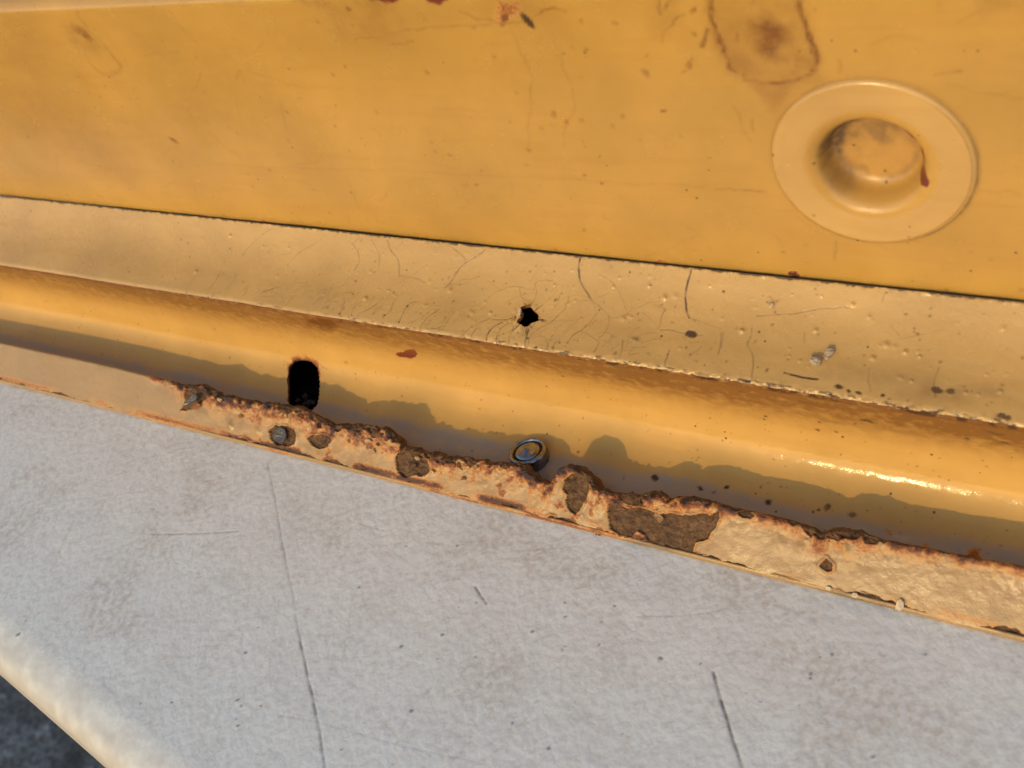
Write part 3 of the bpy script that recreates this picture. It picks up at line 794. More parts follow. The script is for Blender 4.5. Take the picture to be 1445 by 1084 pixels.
def bump(c, r, h):
    w_ = f.win(c[0] - 3 * r, c[0] + 3 * r, c[1] - 3 * r, c[1] + 3 * r)
    H[w_] += h * np.exp(-((f.XX[w_] - c[0]) ** 2 + (f.SS[w_] - c[1]) ** 2) / (2 * (r * .6) ** 2))
bl = zr([(235, 230), (625, 237), (700, 295), (825, 440), (875, 465), (945, 488), (855, 590), (905, 605), (1095, 660), (1330, 655), (1345, 350), (95, 365), (445, 362), (720, 495), (1165, 660), (1225, 668), (785, 432)]) + \
     z7([(825, 378), (862, 370), (948, 217), (1025, 275), (885, 480), (495, 290), (490, 215), (1400, 437), (1075, 265), (90, 350), (178, 350), (590, 290), (1345, 102)]) + \
     zb([(575, 103), (125, 217), (520, 238), (745, 327), (1240, 383), (950, 350), (450, 95), (290, 42), (975, 218), (1260, 265), (1360, 308), (200, 345)])
for k, q in enumerate(bl):
    c = sp_(q); r = rng.uniform(.3, .7); bump(c, r, rng.uniform(.12, .36)); f.dot('stain', c + np.array([r * .5, .1]), r * .45, rng.uniform(.15, .5), .7, 1.2, 0, .3, k)
for k in range(110):
    c = np.array([rng.uniform(-150, 120), rng.uniform(2, SL - .5)]); r = rng.uniform(.18, .42); bump(c, r, rng.uniform(.04, .2) * (1 if c[0] > -40 else .5))
for k in range(230):
    c = (rng.uniform(-60, 120) if k % 3 else rng.uniform(-170, 120), rng.uniform(.8, SL)); f.dot('stain', c, rng.uniform(.13, .34), rng.uniform(.3, .85), .6, 1.3, k, .3, k)
for q, r, v, asp in ((zr([(555, 632)])[0], .5, 1, 1.5), (zr([(603, 652)])[0], .3, 1, 1.4), (zr([(648, 660)])[0], .35, 1, 1.8), (zr([(768, 672)])[0], .3, 1, 1.2), (zr([(1025, 645)])[0], .7, .9, 1.6), (zr([(1095, 655)])[0], .6, .8, 1.3), (zr([(1350, 773)])[0], .5, .9, 2.2),
                     (zr([(235, 235)])[0], .6, .6, 1.6), (z7([(1155, 453)])[0], .75, 1, 1.5), (z7([(430, 383)])[0], .35, .9, 1.8), (z7([(360, 472)])[0], .3, 1, 1.2), (z7([(1010, 462)])[0], .25, 1, 1.), (z7([(880, 475)])[0], .6, .4, 1.6), (z7([(495, 291)])[0], .3, .7, 1.2), (zb([(825, 422)])[0], .35, .9, .7), (zb([(880, 430)])[0], .22, 1, 1), (zb([(1110, 463)])[0], .22, 1, 1), (zb([(1152, 385)])[0], .3, .9, 1.3), (zb([(78, 318)])[0], .35, .8, .6), (zb([(185, 345)])[0], .35, .8, 1)):
    f.dot('crack', sp_(q), r, v, .35, asp, -.2, .35, int(q[0]))
f.m['specks'] = 0.3 + 0.6 * sstep(-10, 80, f.XX)
edge = 1 - sstep(.25, 1.3, f.SS)
f.m['stain'] = np.maximum(f.m['stain'], 0.5 * edge * sstep(-.2, .7, fbm(f.XX, f.SS, 1.4, 4, 40)) * sstep(-130, 60, f.XX))
f.m['crack'] = np.maximum(f.m['crack'], sstep(.25, .55, fbm(f.XX, f.SS * 2, 1.3, 4, 44) + 0.35 * sstep(20, 90, f.XX) - .15) * (1 - sstep(.15, .75, np.abs(f.SS - .35))) * sstep(-120, 20, f.XX))
f.m['stain'] = np.maximum(f.m['stain'], 0.45 * sstep(-.1, .8, fbm(f.XX, f.SS, 9, 5, 46)) * np.exp(-((f.SS - 5.0) / 3.4) ** 2) * sstep(20, 90, f.XX))
f.m['grime'] = np.maximum(f.m['grime'], 0.30 * sstep(-.1, .8, fbm(f.XX * .4, f.SS, 5, 5, 47)) * np.exp(-((f.SS - 4.6) / 2.6) ** 2) * sstep(-40, 90, f.XX))
H += (0.05 + 0.10 * sstep(-60, 40, f.XX)) * fbm(f.XX, f.SS, .8, 3, 48) * (1 - sstep(0, 1.6, f.SS)) * 1.2
jag = sstep(SL - .9, SL, f.SS)
H += jag * (0.16 * fbm(f.XX, f.SS * 0, .7, 3, 50))
f.m['crack'] = np.maximum(f.m['crack'], sstep(SL - .35, SL - .05, f.SS + .22 * fbm(f.XX, f.SS * 0, 1.0, 3, 51)))
hole = [sp_(q) for q in z7([(306, 398), (325, 408), (345, 418), (362, 416), (380, 398), (416, 386), (408, 352), (388, 335), (372, 312), (345, 318), (324, 326), (335, 345), (325, 372), (312, 388)])]
f.poly('hole', hole, 1.0, .05, .12, .8, 12)
hm = f.m.pop('hole')
hw = f.win(hole[0][0] - 5, hole[0][0] + 7, hole[0][1] - 4, hole[0][1] + 6)
hc = np.mean(hole, 0)
dh = np.hypot(f.XX[hw] - hc[0], f.SS[hw] - hc[1])
H[hw] += 0.30 * np.exp(-((dh - 2.2) / 1.2) ** 2) * (.6 + .6 * fbm(f.XX[hw], f.SS[hw], 1.0, 3, 13)) * np.where(f.XX[hw] < hc[0], 1.3, .5)
for k in range(9):
    an_ = rng.uniform(0, 6.28); d = np.array([math.cos(an_), math.sin(an_)])
    f.line('crack', [hc + d * 1.4, hc + d * 2.4 + rng.normal(0, .2, 2), hc + d * rng.uniform(2.8, 4.2)], .2, .85, .15, k, .12)
PS = surface(STR, f, H)
strip = emit('flange_strip', PS, f, M_STRIP, PANEL, 300, facemask(hm) < .5)
strip['label'] = 'pale sloping strip with crazed paint and a jagged small hole'
pt, nn = surf_point(STR, hc, 0.0)
mx = frame(surf_point(STR, sp_(z7([(326, 352)])[0]), .55)[0], nn + np.array([-.7, -.2, .1]), np.array([1., 0, 0]))
shard('paint_flake', [(-.8, -.5), (-.2, -.75), (.55, -.5), (.8, .1), (.3, .6), (-.3, .5), (-.75, .15)], .22, mx, M_CHIP, strip, .3, 2)
mx = frame(surf_point(STR, sp_(z7([(292, 378)])[0]), .35)[0], nn + np.array([-.3, .3, .1]), np.array([1., 0, 0]))
shard('paint_flake', [(-1.3, -.2), (-.3, -.6), (.7, -.4), (1.0, .2), (.2, .5), (-.7, .3)], .2, mx, M_STRIP, strip, .3, 3)
for k, (q, sz) in enumerate((((448, 515), (1.15, 1.0, .95)), ((515, 468), (1.1, .8, .8)), ((500, 490), (.7, .6, .6)), ((432, 500), (.6, .6, .7)))):
    pp, _ = surf_point(STR, sp_(zr([q])[0]), sz[2] * .55)
    blob('dried_crumb', pp, [c * .85 for c in sz], M_CRUMB, strip, k + 3, .15, 1.0, k)

# ---- gutter: floor, cove and overhanging wall
fg = Field(xs(0.40, 0.22), np.concatenate([np.arange(0, GUT.s[-1], 0.22), [GUT.s[-1]]]))
f = fg
for c in ('grime', 'specks', 'rust', 'stain', 'red', 'crack'): f.ch(c)
gp = lambda q: GUT.pick(*q)
GL = GUT.s[-1]
H = 0.12 * fbm(f.XX, f.SS * .4, 26, 2, 23) + 0.03 * fbm(f.XX, f.SS, 5, 3, 25)
H += -.08 * fbm(f.XX, f.SS, 1.2, 4, 26) * (1 - sstep(3, 8, f.SS))
f.m['specks'] = 0.25 + 0.75 * sstep(-60, 60, f.XX)
f.m['grime'] = 0.85 * (1 - sstep(1.5, 6.0, f.SS + 1.6 * fbm(f.XX, f.SS, 4, 5, 27))) * sstep(-.5, .4, fbm(f.XX, f.SS, 8, 3, 28))
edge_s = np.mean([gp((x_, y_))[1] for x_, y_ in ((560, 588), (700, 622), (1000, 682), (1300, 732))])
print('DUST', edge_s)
f.m['dust'] = 0.88 * (1 - sstep(edge_s - 2.6, edge_s + .4, f.SS + .7 * fbm(f.XX, f.SS, 7, 3, 31)))  # grey tint over the gutter floor, fading out up the cove
f.m['rust'] = 0.55 * (1 - sstep(1.2, 5.0, f.SS + 1.8 * fbm(f.XX, f.SS, 5, 5, 37))) * sstep(-.2, .6, fbm(f.XX, f.SS, 7, 4, 38))
for pts, v in (([(660, 418), (720, 430), (700, 480), (640, 465)], .55), ([(1110, 520), (1180, 510), (1190, 580), (1100, 590)], .5), ([(750, 490), (880, 500), (850, 540), (740, 510)], .4)):
    f.poly('rust', [gp(q) for q in z5(pts)], v, .8, 1.0, 2.5, 3)
sl = [gp(q) for q in z2([(742, 350), (740, 250), (748, 190), (775, 165), (815, 158), (855, 165), (880, 190), (890, 240), (888, 320), (880, 365), (850, 395), (770, 395)])]
f.poly('hole', sl, 1.0, .05, .03, 1, 3)
hm = f.m.pop('hole')
w_, X_, S_, d_, ins_ = f.dist_poly(sl, 5, True)
up_ = sstep(np.mean(sl, 0)[1] - 1, np.max(sl, 0)[1] + .5, S_)
f.m['rust'][w_] = np.maximum(f.m['rust'][w_], .95 * np.exp(-(d_ / (.35 + .75 * up_)) ** 1.2) * (.25 + .75 * up_) * (0.75 + 0.4 * fbm(X_, S_, 1.5, 3, 5)))
f.poly('red', [gp(q) for q in z3([(262, 272), (275, 262), (300, 262), (318, 252), (352, 250), (368, 268), (362, 285), (340, 293), (310, 285), (285, 286)])], 1.0, .12, .18, 1, 3)
H_red = f.m['red'].copy(); H -= .12 * H_red
for q, r, v, asp in (((1066, 376), .55, 1, 1.4), ((1365, 365), .8, .9, .7), ((670, 233), .3, .9, 1), ((550, 236), .3, .9, 1), ((905, 330), .45, .35, 1), ((1155, 350), .3, .8, 1), ((30, 310), .6, .4, 1), ((808, 468), .25, .5, 1)):
    f.dot('stain', gp(z3([q])[0]), r, v, .5, asp, .5, .35, int(q[0]))
for q, r, v, asp in (((688, 793), .95, 1, 1.5), ((635, 810), .4, .8, .8), ((463, 800), .4, .9, .7), ((457, 838), .4, .8, 1.3), ((575, 873), .3, 1, 1), ((545, 848), .3, .8, 1.6), ((1170, 880), .42, 1, 1.2), ((1350, 900), .5, .7, 2), ((130, 697), .35, .6, 1), ((205, 772), .35, .8, 1.4), ((400, 705), .9, .4, 2), ((510, 795), 1.2, .3, 1.6), ((1310, 855), .8, .5, 1.8), ((90, 655), .4, .9, 1.6), ((1410, 940), .5, .5, 1.2)):
    f.dot('crack', gp(zr([q])[0]), r, v, .45, asp, -.2, .35, int(q[0]))
for q, r, v, asp in (((562, 255), .75, 1, 1.3), ((785, 310), .55, 1, 1.4), ((915, 303), .5, 1, 1), ((1118, 375), .6, 1, 1.2), ((1405, 398), .7, .7, 1), ((850, 330), .4, .5, 1), ((1360, 412), .3, .8, 1), ((190, 130), .3, .9, 1.2), ((300, 345), .5, .6, 1.5)):
    f.dot('crack', gp(z4([q])[0]), r, v, .45, asp, -.2, .4, int(q[0]))
for q, r, v, asp in (((345, 290), .5, .9, 1), ((470, 335), .75, .7, 1.3), ((15, 265), .5, 1, 1.2), ((290, 312), .25, .9, 1)):
    f.dot('crack', gp(z5([q])[0]), r, v, .45, asp, 0, .4, int(q[0]))
for q, r, v in (((155, 468), .5, .6), ((235, 497), .6, .35), ((185, 528), .5, .5), ((865, 640), .6, .45), ((925, 755), .4, .7), ((1285, 665), .45, .7), ((1120, 660), .5, .35), ((1390, 775), .4, .6), ((410, 740), .35, .6)):
    f.dot('stain', gp((q[0] * .3506, 240 + q[1] * .3506)), r, v, .6, 1.3, 0, .3, int(q[0]))
for k in range(520):
    x = X0 + (X1 - X0) * rng.random() ** .62
    f.dot('stain', (x, rng.uniform(6, GL)), rng.uniform(.10, .26), rng.uniform(.3, .9), .6, 1.3, k, .3, k)
f.m['stain'] = np.maximum(f.m['stain'], 1.35 * sstep(GL - 22, GL - 3, f.SS + .5 * fbm(f.XX * .3, f.SS, 9, 3, 61)) * (0.9 + .1 * fbm(f.XX * .25, f.SS, 6, 3, 62)))  # shade of the overhanging wall, painted as brown deepening towards the ridge
f.m['crack'] = np.maximum(f.m['crack'], .9 * sstep(.35, .6, fbm(f.XX, f.SS * 1.6, 1.5, 4, 64) + .25 * sstep(0, 90, f.XX)) * sstep(GL - 1.1, GL - .5, f.SS) * sstep(-110, 10, f.XX))
rv0 = gp((766, 655))
w_ = f.win(rv0[0] - 4, rv0[0] + 12, max(0, rv0[1] - 5), rv0[1] + 6)
f.m['grime'][w_] = np.maximum(f.m['grime'][w_], .8 * np.exp(-(((f.XX[w_] - rv0[0] - 3.0) / 4.2) ** 2 + ((f.SS[w_] - rv0[1]) / 2.8) ** 2)) * (.8 + .4 * fbm(f.XX[w_], f.SS[w_], 2, 3, 66)))  # dark dirt and the rivet's shadow, both painted right of the rivet
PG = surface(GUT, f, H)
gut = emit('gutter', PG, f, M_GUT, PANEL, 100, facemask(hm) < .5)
# sleeve of the drain slot, near-black for the shade inside it
loop = np.vstack([smooth(np.vstack([sl, sl[:1]]), 4)])[:-1]
r0 = np.array([surf_point(GUT, q, -.02)[0] for q in loop]); c0 = r0.mean(0)
r1 = np.array([surf_point(GUT, q, -.7)[0] for q in loop]); r2 = c0 + (np.array([surf_point(GUT, q, -.8)[0] for q in loop]) - c0) * 1.7 + np.array([0, 1.0, -.8])
r3 = c0 + (r2 - c0) * 1.3 + np.array([0, 9, -1.5]); r4 = np.repeat(r3.mean(0)[None], len(loop), 0) + np.array([0, 1.5, -.5])
V = np.concatenate([r0, r1, r2, r3, r4]); V[:, 2] = np.maximum(V[:, 2], .9 + .02 * (V[:, 1] - 10)); n = len(loop); idx = np.arange(5 * n).reshape(5, n); jd = np.roll(idx, -1, 1)
q = np.stack([idx[:-1], jd[:-1], jd[1:], idx[1:]], -1).reshape(-1, 4)
so = raw_mesh('drain_slot', V, q, M_DARK, gut, None, V * 1.0)
V2 = np.concatenate([r0, r1]); i2 = np.arange(2 * n).reshape(2, n); j2 = np.roll(i2, -1, 1)
raw_mesh('slot_edge', c0 + (V2 - c0) * .985, np.stack([i2[:-1], j2[:-1], j2[1:], i2[1:]], -1).reshape(-1, 4), M_ORANGE, gut, None, V2 * 1.0)
for k_ in range(7):
    q_ = surf_point(GUT, (c0[0] + (k_ - 3) * .85, np.min(sl, 0)[1] + rng.uniform(2.2, 5.5)), -rng.uniform(1.3, 2.1))[0]
    blob('rust_lump', q_, (rng.uniform(.5, .9), .6, rng.uniform(.4, .8)), M_LUMP, gut, k_ + 80, .4, 1, k_)
so['label'] = 'dark rust-edged oblong drain slot in the gutter'
# pocket added behind the jagged hole, near-black for the shade inside
lp = np.array(hole); lc = lp.mean(0); lp = lc + (lp - lc) * 1.25
r0 = np.array([surf_point(STR, q, -.5)[0] for q in lp]); r1 = np.array([surf_point(STR, q, -4)[0] for q in lc + (lp - lc) * 1.3]); r2 = np.repeat(r1.mean(0)[None], len(lp), 0) - nn * .8
V = np.concatenate([r0, r1, r2]); n = len(lp); idx = np.arange(3 * n).reshape(3, n); jd = np.roll(idx, -1, 1)
h0 = np.array([surf_point(STR, q, .05)[0] for q in smooth(np.vstack([hole, hole[:1]]), 3)[:-1]]); h1 = h0 - nn * .75 + (h0 - h0.mean(0)) * -.06
V2 = np.concatenate([h0, h1]); i2 = np.arange(len(V2)).reshape(2, -1); j2 = np.roll(i2, -1, 1)
raw_mesh('hole_edge', V2, np.stack([i2[:-1], j2[:-1], j2[1:], i2[1:]], -1).reshape(-1, 4), M_ORANGE, strip, None, V2 * 1.0)
raw_mesh('hole_pocket', V, np.stack([idx[:-1], jd[:-1], jd[1:], idx[1:]], -1).reshape(-1, 4), M_DARK, strip, None, V * 1.0)

# ---- hem flange along the bottom, paint flaking off rust
top_px = [(-120, 462), (0, 486), (150, 518), (240, 541), (262, 548), (285, 547), (310, 561), (350, 571), (385, 573), (420, 580), (445, 592), (468, 604), (505, 606), (545, 610), (556, 622), (566, 634), (590, 640), (625, 648), (662, 652), (690, 656), (716, 660), (742, 664), (762, 684), (778, 688), (786, 668), (800, 660), (822, 664), (832, 676), (840, 692), (858, 697), (900, 707), (915, 700), (930, 700), (944, 710), (958, 706), (975, 703), (1000, 712), (1040, 724), (1080, 731), (1120, 742), (1145, 750), (1158, 758), (1176, 754), (1190, 754), (1212, 757), (1250, 768), (1320, 782), (1445, 805), (1560, 830)]
tp = np.array([LIP.pick(*q) for q in top_px])
rust_px = [(-200, 0), (200, .02), (235, .35), (262, .9), (300, 1), (480, 1), (620, .95), (800, .9), (1000, .8), (1050, .4), (1130, .45), (1158, .95), (1205, .9), (1250, .4), (1330, .4), (1445, .3), (1600, .3)]
rxp = np.array([(LIP.pick(a_, 486 + .2236 * a_)[0], v) for a_, v in rust_px])
xl = xs(0.26, 0.135)
vt = np.interp(xl, tp[:, 0], tp[:, 1]); rx = np.interp(xl, rxp[:, 0], rxp[:, 1])
vt = vt + rx * (0.40 * fbm(xl, xl * 0, 2.2, 3, 71) + .16 * fbm(xl, xl * 0, .5, 2, 72)) - .1
th = 1.1 + 0.9 * rx + .4 * rx * fbm(xl, xl * 0, 3, 2, 73)
S_LO = 1.55
sg = np.concatenate([np.arange(S_LO, 12.9, 0.118), np.arange(12.9, 22, .3)])
f = Field(xl, sg)
for c in ('grime', 'specks', 'rust', 'stain', 'red', 'crack'): f.ch(c)
X, S = f.XX, f.SS
VT, RX, TH = vt[:, None], rx[:, None], th[:, None]
below = VT - S                                     # distance under the raw edge
near = np.exp(-np.clip(below, 0, 99) / 3.0)
patches = [
    [(262, 549), (285, 547), (296, 556), (286, 566), (270, 577), (254, 580), (262, 566)],
    z2([(652, 480), (690, 460), (735, 462), (775, 480), (785, 510), (775, 548), (730, 556), (690, 548), (660, 520)]),
    z2([(830, 520), (860, 503), (920, 505), (948, 530), (930, 560), (890, 568), (850, 550)]),
    z3([(272, 745), (300, 730), (355, 722), (390, 755), (425, 785), (430, 830), (405, 852), (350, 848), (310, 862), (275, 835), (265, 790)]),
    z3([(1075, 870), (1110, 838), (1150, 835), (1185, 870), (1192, 915), (1180, 960), (1150, 1010), (1125, 1040), (1090, 1005), (1078, 970), (1090, 940), (1068, 910)]),
    z4([(335, 385), (350, 375), (400, 395), (450, 412), (480, 400), (530, 405), (590, 430), (650, 425), (700, 440), (800, 425), (830, 440), (878, 420), (875, 465), (850, 510), (820, 550), (765, 570), (745, 610), (705, 655), (640, 640), (600, 625), (560, 625), (500, 605), (445, 598), (462, 575), (530, 562), (520, 535), (480, 510), (455, 545), (410, 545), (345, 505), (335, 440)]),
    z4([(38, 455), (60, 440), (110, 475), (100, 500), (45, 485)]),
    z4([(225, 520), (250, 515), (300, 545), (290, 558), (240, 540)]), z4([(328, 548), (350, 540), (378, 560), (360, 572)]),
    z4([(1362, 682), (1400, 642), (1430, 680), (1425, 706), (1400, 708)]),
    z4([(735, 640), (770, 632), (860, 675), (850, 690), (770, 668)]),
    z4([(985, 718), (1060, 735), (1110, 745), (1200, 755), (1280, 785), (1360, 820), (1440, 850), (1440, 862), (1350, 838), (1270, 808), (1180, 780), (1100, 758), (1000, 735)]),
    z4([(1110, 745), (1150, 735), (1215, 755), (1270, 775), (1270, 800), (1200, 785)]),
    z4([(975, 425), (1000, 418), (1050, 440), (1030, 455), (990, 445)]),
    z5([(250, 400), (300, 405), (350, 420), (340, 455), (300, 460), (275, 440)]), z5([(400, 435), (450, 440), (500, 455), (480, 465), (430, 462)]),
    z5([(350, 755), (390, 752), (470, 790), (465, 815), (380, 790)]), z5([(500, 790), (540, 772), (580, 800), (572, 832), (520, 815)]), z5([(205, 725), (300, 745), (320, 770), (240, 760)]),
    z5([(1110, 970), (1150, 958), (1190, 980), (1260, 1000), (1250, 1015), (1150, 990)]), z5([(590, 840), (640, 842), (690, 870), (680, 880), (620, 862)]),
    z2([(82, 424), (130, 430), (240, 458), (330, 488), (330, 500), (230, 475), (100, 440)]), z2([(505, 520), (540, 515), (580, 550), (560, 560), (515, 545)]), z2([(1050, 670), (1075, 650), (1105, 675), (1095, 692), (1058, 690)]), z2([(1360, 765), (1390, 758), (1420, 775), (1410, 785), (1370, 778)]), z2([(706, 580), (740, 570), (765, 590), (740, 598)]),
    z3([(990, 1055), (1020, 1045), (1060, 1078), (1040, 1090), (1000, 1082)]), z3([(390, 915), (420, 905), (450, 932), (430, 942), (400, 935)]), z3([(66, 820), (90, 805), (122, 828), (110, 848), (72, 842)]),
    [(30, 548), (60, 553), (62, 559), (35, 555)], [(105, 571), (125, 573), (140, 584), (118, 581)], [(1160, 753), (1180, 750), (1200, 756), (1185, 762)],
]
f.ch('bare')
SD = np.full(X.shape, 9.0)
for k, pg in enumerate(patches):
    pts = [LIP.pick(*q) for q in pg]
    got = f.poly('bare', pts, 1.0, .05, .22, 1.1, k)
    if got is None: continue
    w_, sd = got
    SD[w_] = np.minimum(SD[w_], sd)
# chips along the bottom fold and specks of lost paint near the raw edge
lowz = S_LO + .22 + np.clip(1.3 * fbm(X, S * 0, 6, 4, 81), -.35, .95) * (.75 + .25 * sstep(-170, -20, X)) + .16 * fbm(X, S, .9, 3, 82)
f.m['bare'] = np.maximum(f.m['bare'], 1 - sstep(-.05, .05, S - lowz))
raw = -.95 + .55 * RX + 2.0 * RX * np.clip(fbm(X, S * .3, 3.2, 4, 83), -.3, 1) - .3 * (1 - RX)
f.m['bare'] = np.maximum(f.m['bare'], (1 - sstep(-.05, .05, below - raw - .22 * fbm(X, S, .8, 3, 84))))
f.m['bare'] = np.where(below < -.9, sstep(.05, .15, RX) + 0 * S, f.m['bare'])
spx = sstep(.80, .88, fbm(X, S, 1.6, 4, 85) + .30 * RX * near - .02) * sstep(.1, .4, RX)
B = f.m.pop('bare')
lump = .30 * fbm(X, S, 4.5, 3, 86) + .30 * np.abs(fbm(X, S, 2.2, 3, 87)) * near * 1.6 + .16 * fbm(X, S, .9, 4, 88) * near
H = RX * lump * (.55 + 1.3 * near) + .04 * fbm(X, S, 12, 2, 89) + .02 * fbm(X, S, 1.5, 3, 90)
for q, r, h in ((z4([(560, 370)])[0], 1.6, .9), (z4([(610, 385)])[0], 1.5, .9), (z4([(700, 385)])[0], 1.4, .8), (z5([(385, 470)])[0], 1.0, .7), (z5([(330, 490)])[0], 1.0, .6), (z5([(440, 500)])[0], 1.2, .6), (z5([(80, 490)])[0], 1.6, .3), (z5([(190, 520)])[0], 1.4, .35),
                (z3([(790, 800)])[0], 1.6, .8), (z3([(910, 830)])[0], 2.0, .9), (z3([(190, 660)])[0], 2.2, .7), (z3([(60, 670)])[0], 1.6, .5), (z2([(690, 410)])[0], 1.8, .9), (z2([(770, 430)])[0], 1.6, .9), (z2([(640, 420)])[0], 1.2, .7), (z2([(540, 390)])[0], 1.5, .8), (z2([(480, 460)])[0], 1.4, .6), (z2([(600, 490)])[0], 1.5, .6), (z4([(150, 300)])[0], 2.2, .5)):
    c = LIP.pick(*q); w_ = f.win(c[0] - 3 * r, c[0] + 3 * r, c[1] - 3 * r, c[1] + 3 * r)
    H[w_] += h * np.exp(-((X[w_] - c[0]) ** 2 + (S[w_] - c[1]) ** 2) / (2 * (r * .55) ** 2))
bs = sstep(.3, .7, B)
H = H - bs * (.38 + .0 * S) + bs * (.22 * fbm(X, S, 1.1, 5, 91) + .05 * fbm(X, S, .35, 2, 92)) + .24 * np.exp(-((SD - .22) / .25) ** 2) * (1 - bs)
# rust bleeding into the paint that is left
wd = .5 + 3.8 * RX
ru = (.40 + .65 * RX) * np.exp(-np.clip(below, 0, 99) / wd * 1.5) * (.75 + .7 * fbm(X, S, 1.8, 5, 93)) * sstep(.0, .25, RX + .05)
blot = sstep(.15, .75, fbm(X, S, 3.0, 5, 94)) * .6 * sstep(.3, .9, RX)
cx1, cx2 = LIP.pick(330, 600)[0], LIP.pick(1010, 770)[0]
mid = sstep(cx1 - 12, cx1 + 6, X) * (1 - sstep(cx2 - 10, cx2 + 12, X))
lowb = np.exp(-((S - 2.3) / 1.1) ** 2) * (.48 * mid + .42) * sstep(-.7, .5, fbm(X * .35, S, 3.0, 4, 95))
halo = .5 * np.exp(-np.clip(SD, 0, 9) / .5) * sstep(-.4, .5, fbm(X, S, 1.6, 4, 96)) * (1 - sstep(.5, 1.0, SD) * .6)
f.m['rust'] = np.clip(np.maximum.reduce([ru, blot * mid * 1.0, lowb, halo * (.4 + .6 * RX)]), 0, 1)
f.m['stain'] = .40 * sstep(.1, .9, fbm(X, S, 6, 4, 97)) * sstep(.05, .3, RX + .12) * .6
lx = LIP.pick(150, 520)[0]
f.m['grime'] = .35 * sstep(0, .8, fbm(X, S, 7, 4, 98)) * np.exp(-np.clip(below, 0, 9) / 1.6) * (1 - sstep(-130, -60, X))
f.m['specks'][:] = .6
y0 = S * 0
d_ = np.array([math.cos(rad(TILT)), math.sin(rad(TILT))]); n_ = np.array([-math.sin(rad(TILT)), math.cos(rad(TILT))])
c_ = np.minimum(S, VT)[..., None] * d_ + H[..., None] * n_
over = np.clip(S - VT, 0, None); arc = math.pi / 2 * TH
aa = np.clip(over / (TH / 2), 0, math.pi)
cap = (VT[..., None] * d_ + (H * np.cos(aa))[..., None] * n_) - (TH / 2)[..., None] * n_ + (TH / 2)[..., None] * (np.cos(aa)[..., None] * n_ + np.sin(aa)[..., None] * d_)
down = np.clip(over - arc, 0, None)
YZ = np.where((S <= VT)[..., None], c_, cap - down[..., None] * d_)
XJ = X + np.where(over > 0, .12 * RX * fbm(X, S, .7, 2, 99), 0) + RX * near * .12 * fbm(X, S, 1.0, 3, 100)
PL = np.stack([XJ, YZ[..., 0], YZ[..., 1]], -1)
bf = facemask(B) > .5
hem = emit('hem_flange', PL, f, M_LIP, PANEL, 0, ~bf)
hem['label'] = 'flaking rusty hem flange along the bottom of the panel'
lab = label_components(bf)
ids, cnt = np.unique(lab[lab > 0], return_counts=True)
big = ids[np.argsort(-cnt)][:60]; big = [i for i in big if cnt[ids == i][0] >= 25]
print('RUST PATCHES', len(big), len(ids))
Q = grid_quads(*X.shape); mmv = mmvec(f, 0); pv = PL.reshape(-1, 3)
rest = bf.copy()
for i in big:
    mk = lab == i; rest &= ~mk
    raw_mesh('rust_patch', pv, Q[mk], M_RUST, hem, f.m, mmv)
if rest.any():
    o = raw_mesh('rust_flecks', pv, Q[rest], M_RUST, hem, f.m, mmv); o['kind'] = 'stuff'

# rolled lower fold that stands on the table
HEM = Profile((4.7, -.25), [('L', 3.0, 180), ('A', .9, 180, TILT), ('A', .3, TILT, TILT - 75)], .12)
f = Field(xs(.45, .25), HEM.s)
for c in ('grime', 'specks', 'rust', 'stain', 'red', 'crack'): f.ch(c)
f.m['rust'] = .6 * sstep(-.1, .7, fbm(f.XX * .4, f.SS * 2, 5, 5, 111)) * sstep(3.4, 4.6, f.SS) * (.4 + .6 * sstep(-150, 0, f.XX))
f.m['grime'] = .7 * sstep(0, .6, fbm(f.XX * .4, f.SS * 2, 4, 5, 112)) * sstep(-60, 60, f.XX) + .8 * sstep(HEM.s[-1] - .35, HEM.s[-1] - .1, f.SS)
f.m['specks'][:] = .5
H = .05 * fbm(f.XX, f.SS, 3, 4, 113)
emit('hem_fold', surface(HEM, f, H), f, M_LIP, PANEL, 40)

# delaminated inner layer swelling out behind the raw edge
xc = xs(.34, .2); xc = xc[(xc > LIP.pick(235, 541)[0]) & (xc < LIP.pick(1010, 715)[0])]
vt2 = np.interp(xc, xl, vt); th2 = np.interp(xc, xl, th); rx2 = np.interp(xc, xl, rx)
hgt = .7 * fbm(xc, xc * 0, 3.0, 4, 121) - 1.15
for px_, dh_ in ((440, .6), (470, .3), (600, .5), (640, .4), (675, .4), (770, -1.6), (850, .2), (745, -2.2), (725, -1.6), (757, -2.2)):
    hgt += dh_ * np.exp(-((xc - LIP.pick(px_, 486 + .2236 * px_)[0]) / 2.2) ** 2)
sv = np.linspace(0, 1, 46)
XC, SV = np.meshgrid(xc, sv, indexing='ij')
front = (vt2 + hgt * rx2 - .5)[:, None]
base = front[..., None] * d_ - (th2 + .1)[:, None, None] * n_
out_ = np.stack([base[..., 0] + SV * 3.6 + .5 * np.sin(SV * math.pi), base[..., 1] + .7 * np.sin(np.clip(SV * 2.2, 0, math.pi / 2)) - 5.4 * SV ** 1.7], -1)
nl = fbm(XC, SV * 4, 1.5, 5, 122)
out_[..., 1] += .45 * nl * np.sin(SV * math.pi * .9); out_[..., 0] += .3 * fbm(XC, SV * 4, 1.1, 4, 123)
PCX = np.stack([XC, out_[..., 0], out_[..., 1]], -1)
rc = raw_mesh('rust_crust', PCX.reshape(-1, 3), grid_quads(*XC.shape).reshape(-1, 4), M_ORANGE, hem, None, np.stack([XC, SV * 6, SV * 0], -1).reshape(-1, 3))
rc['label'] = 'crumbling orange-brown rust layer behind the raw edge'

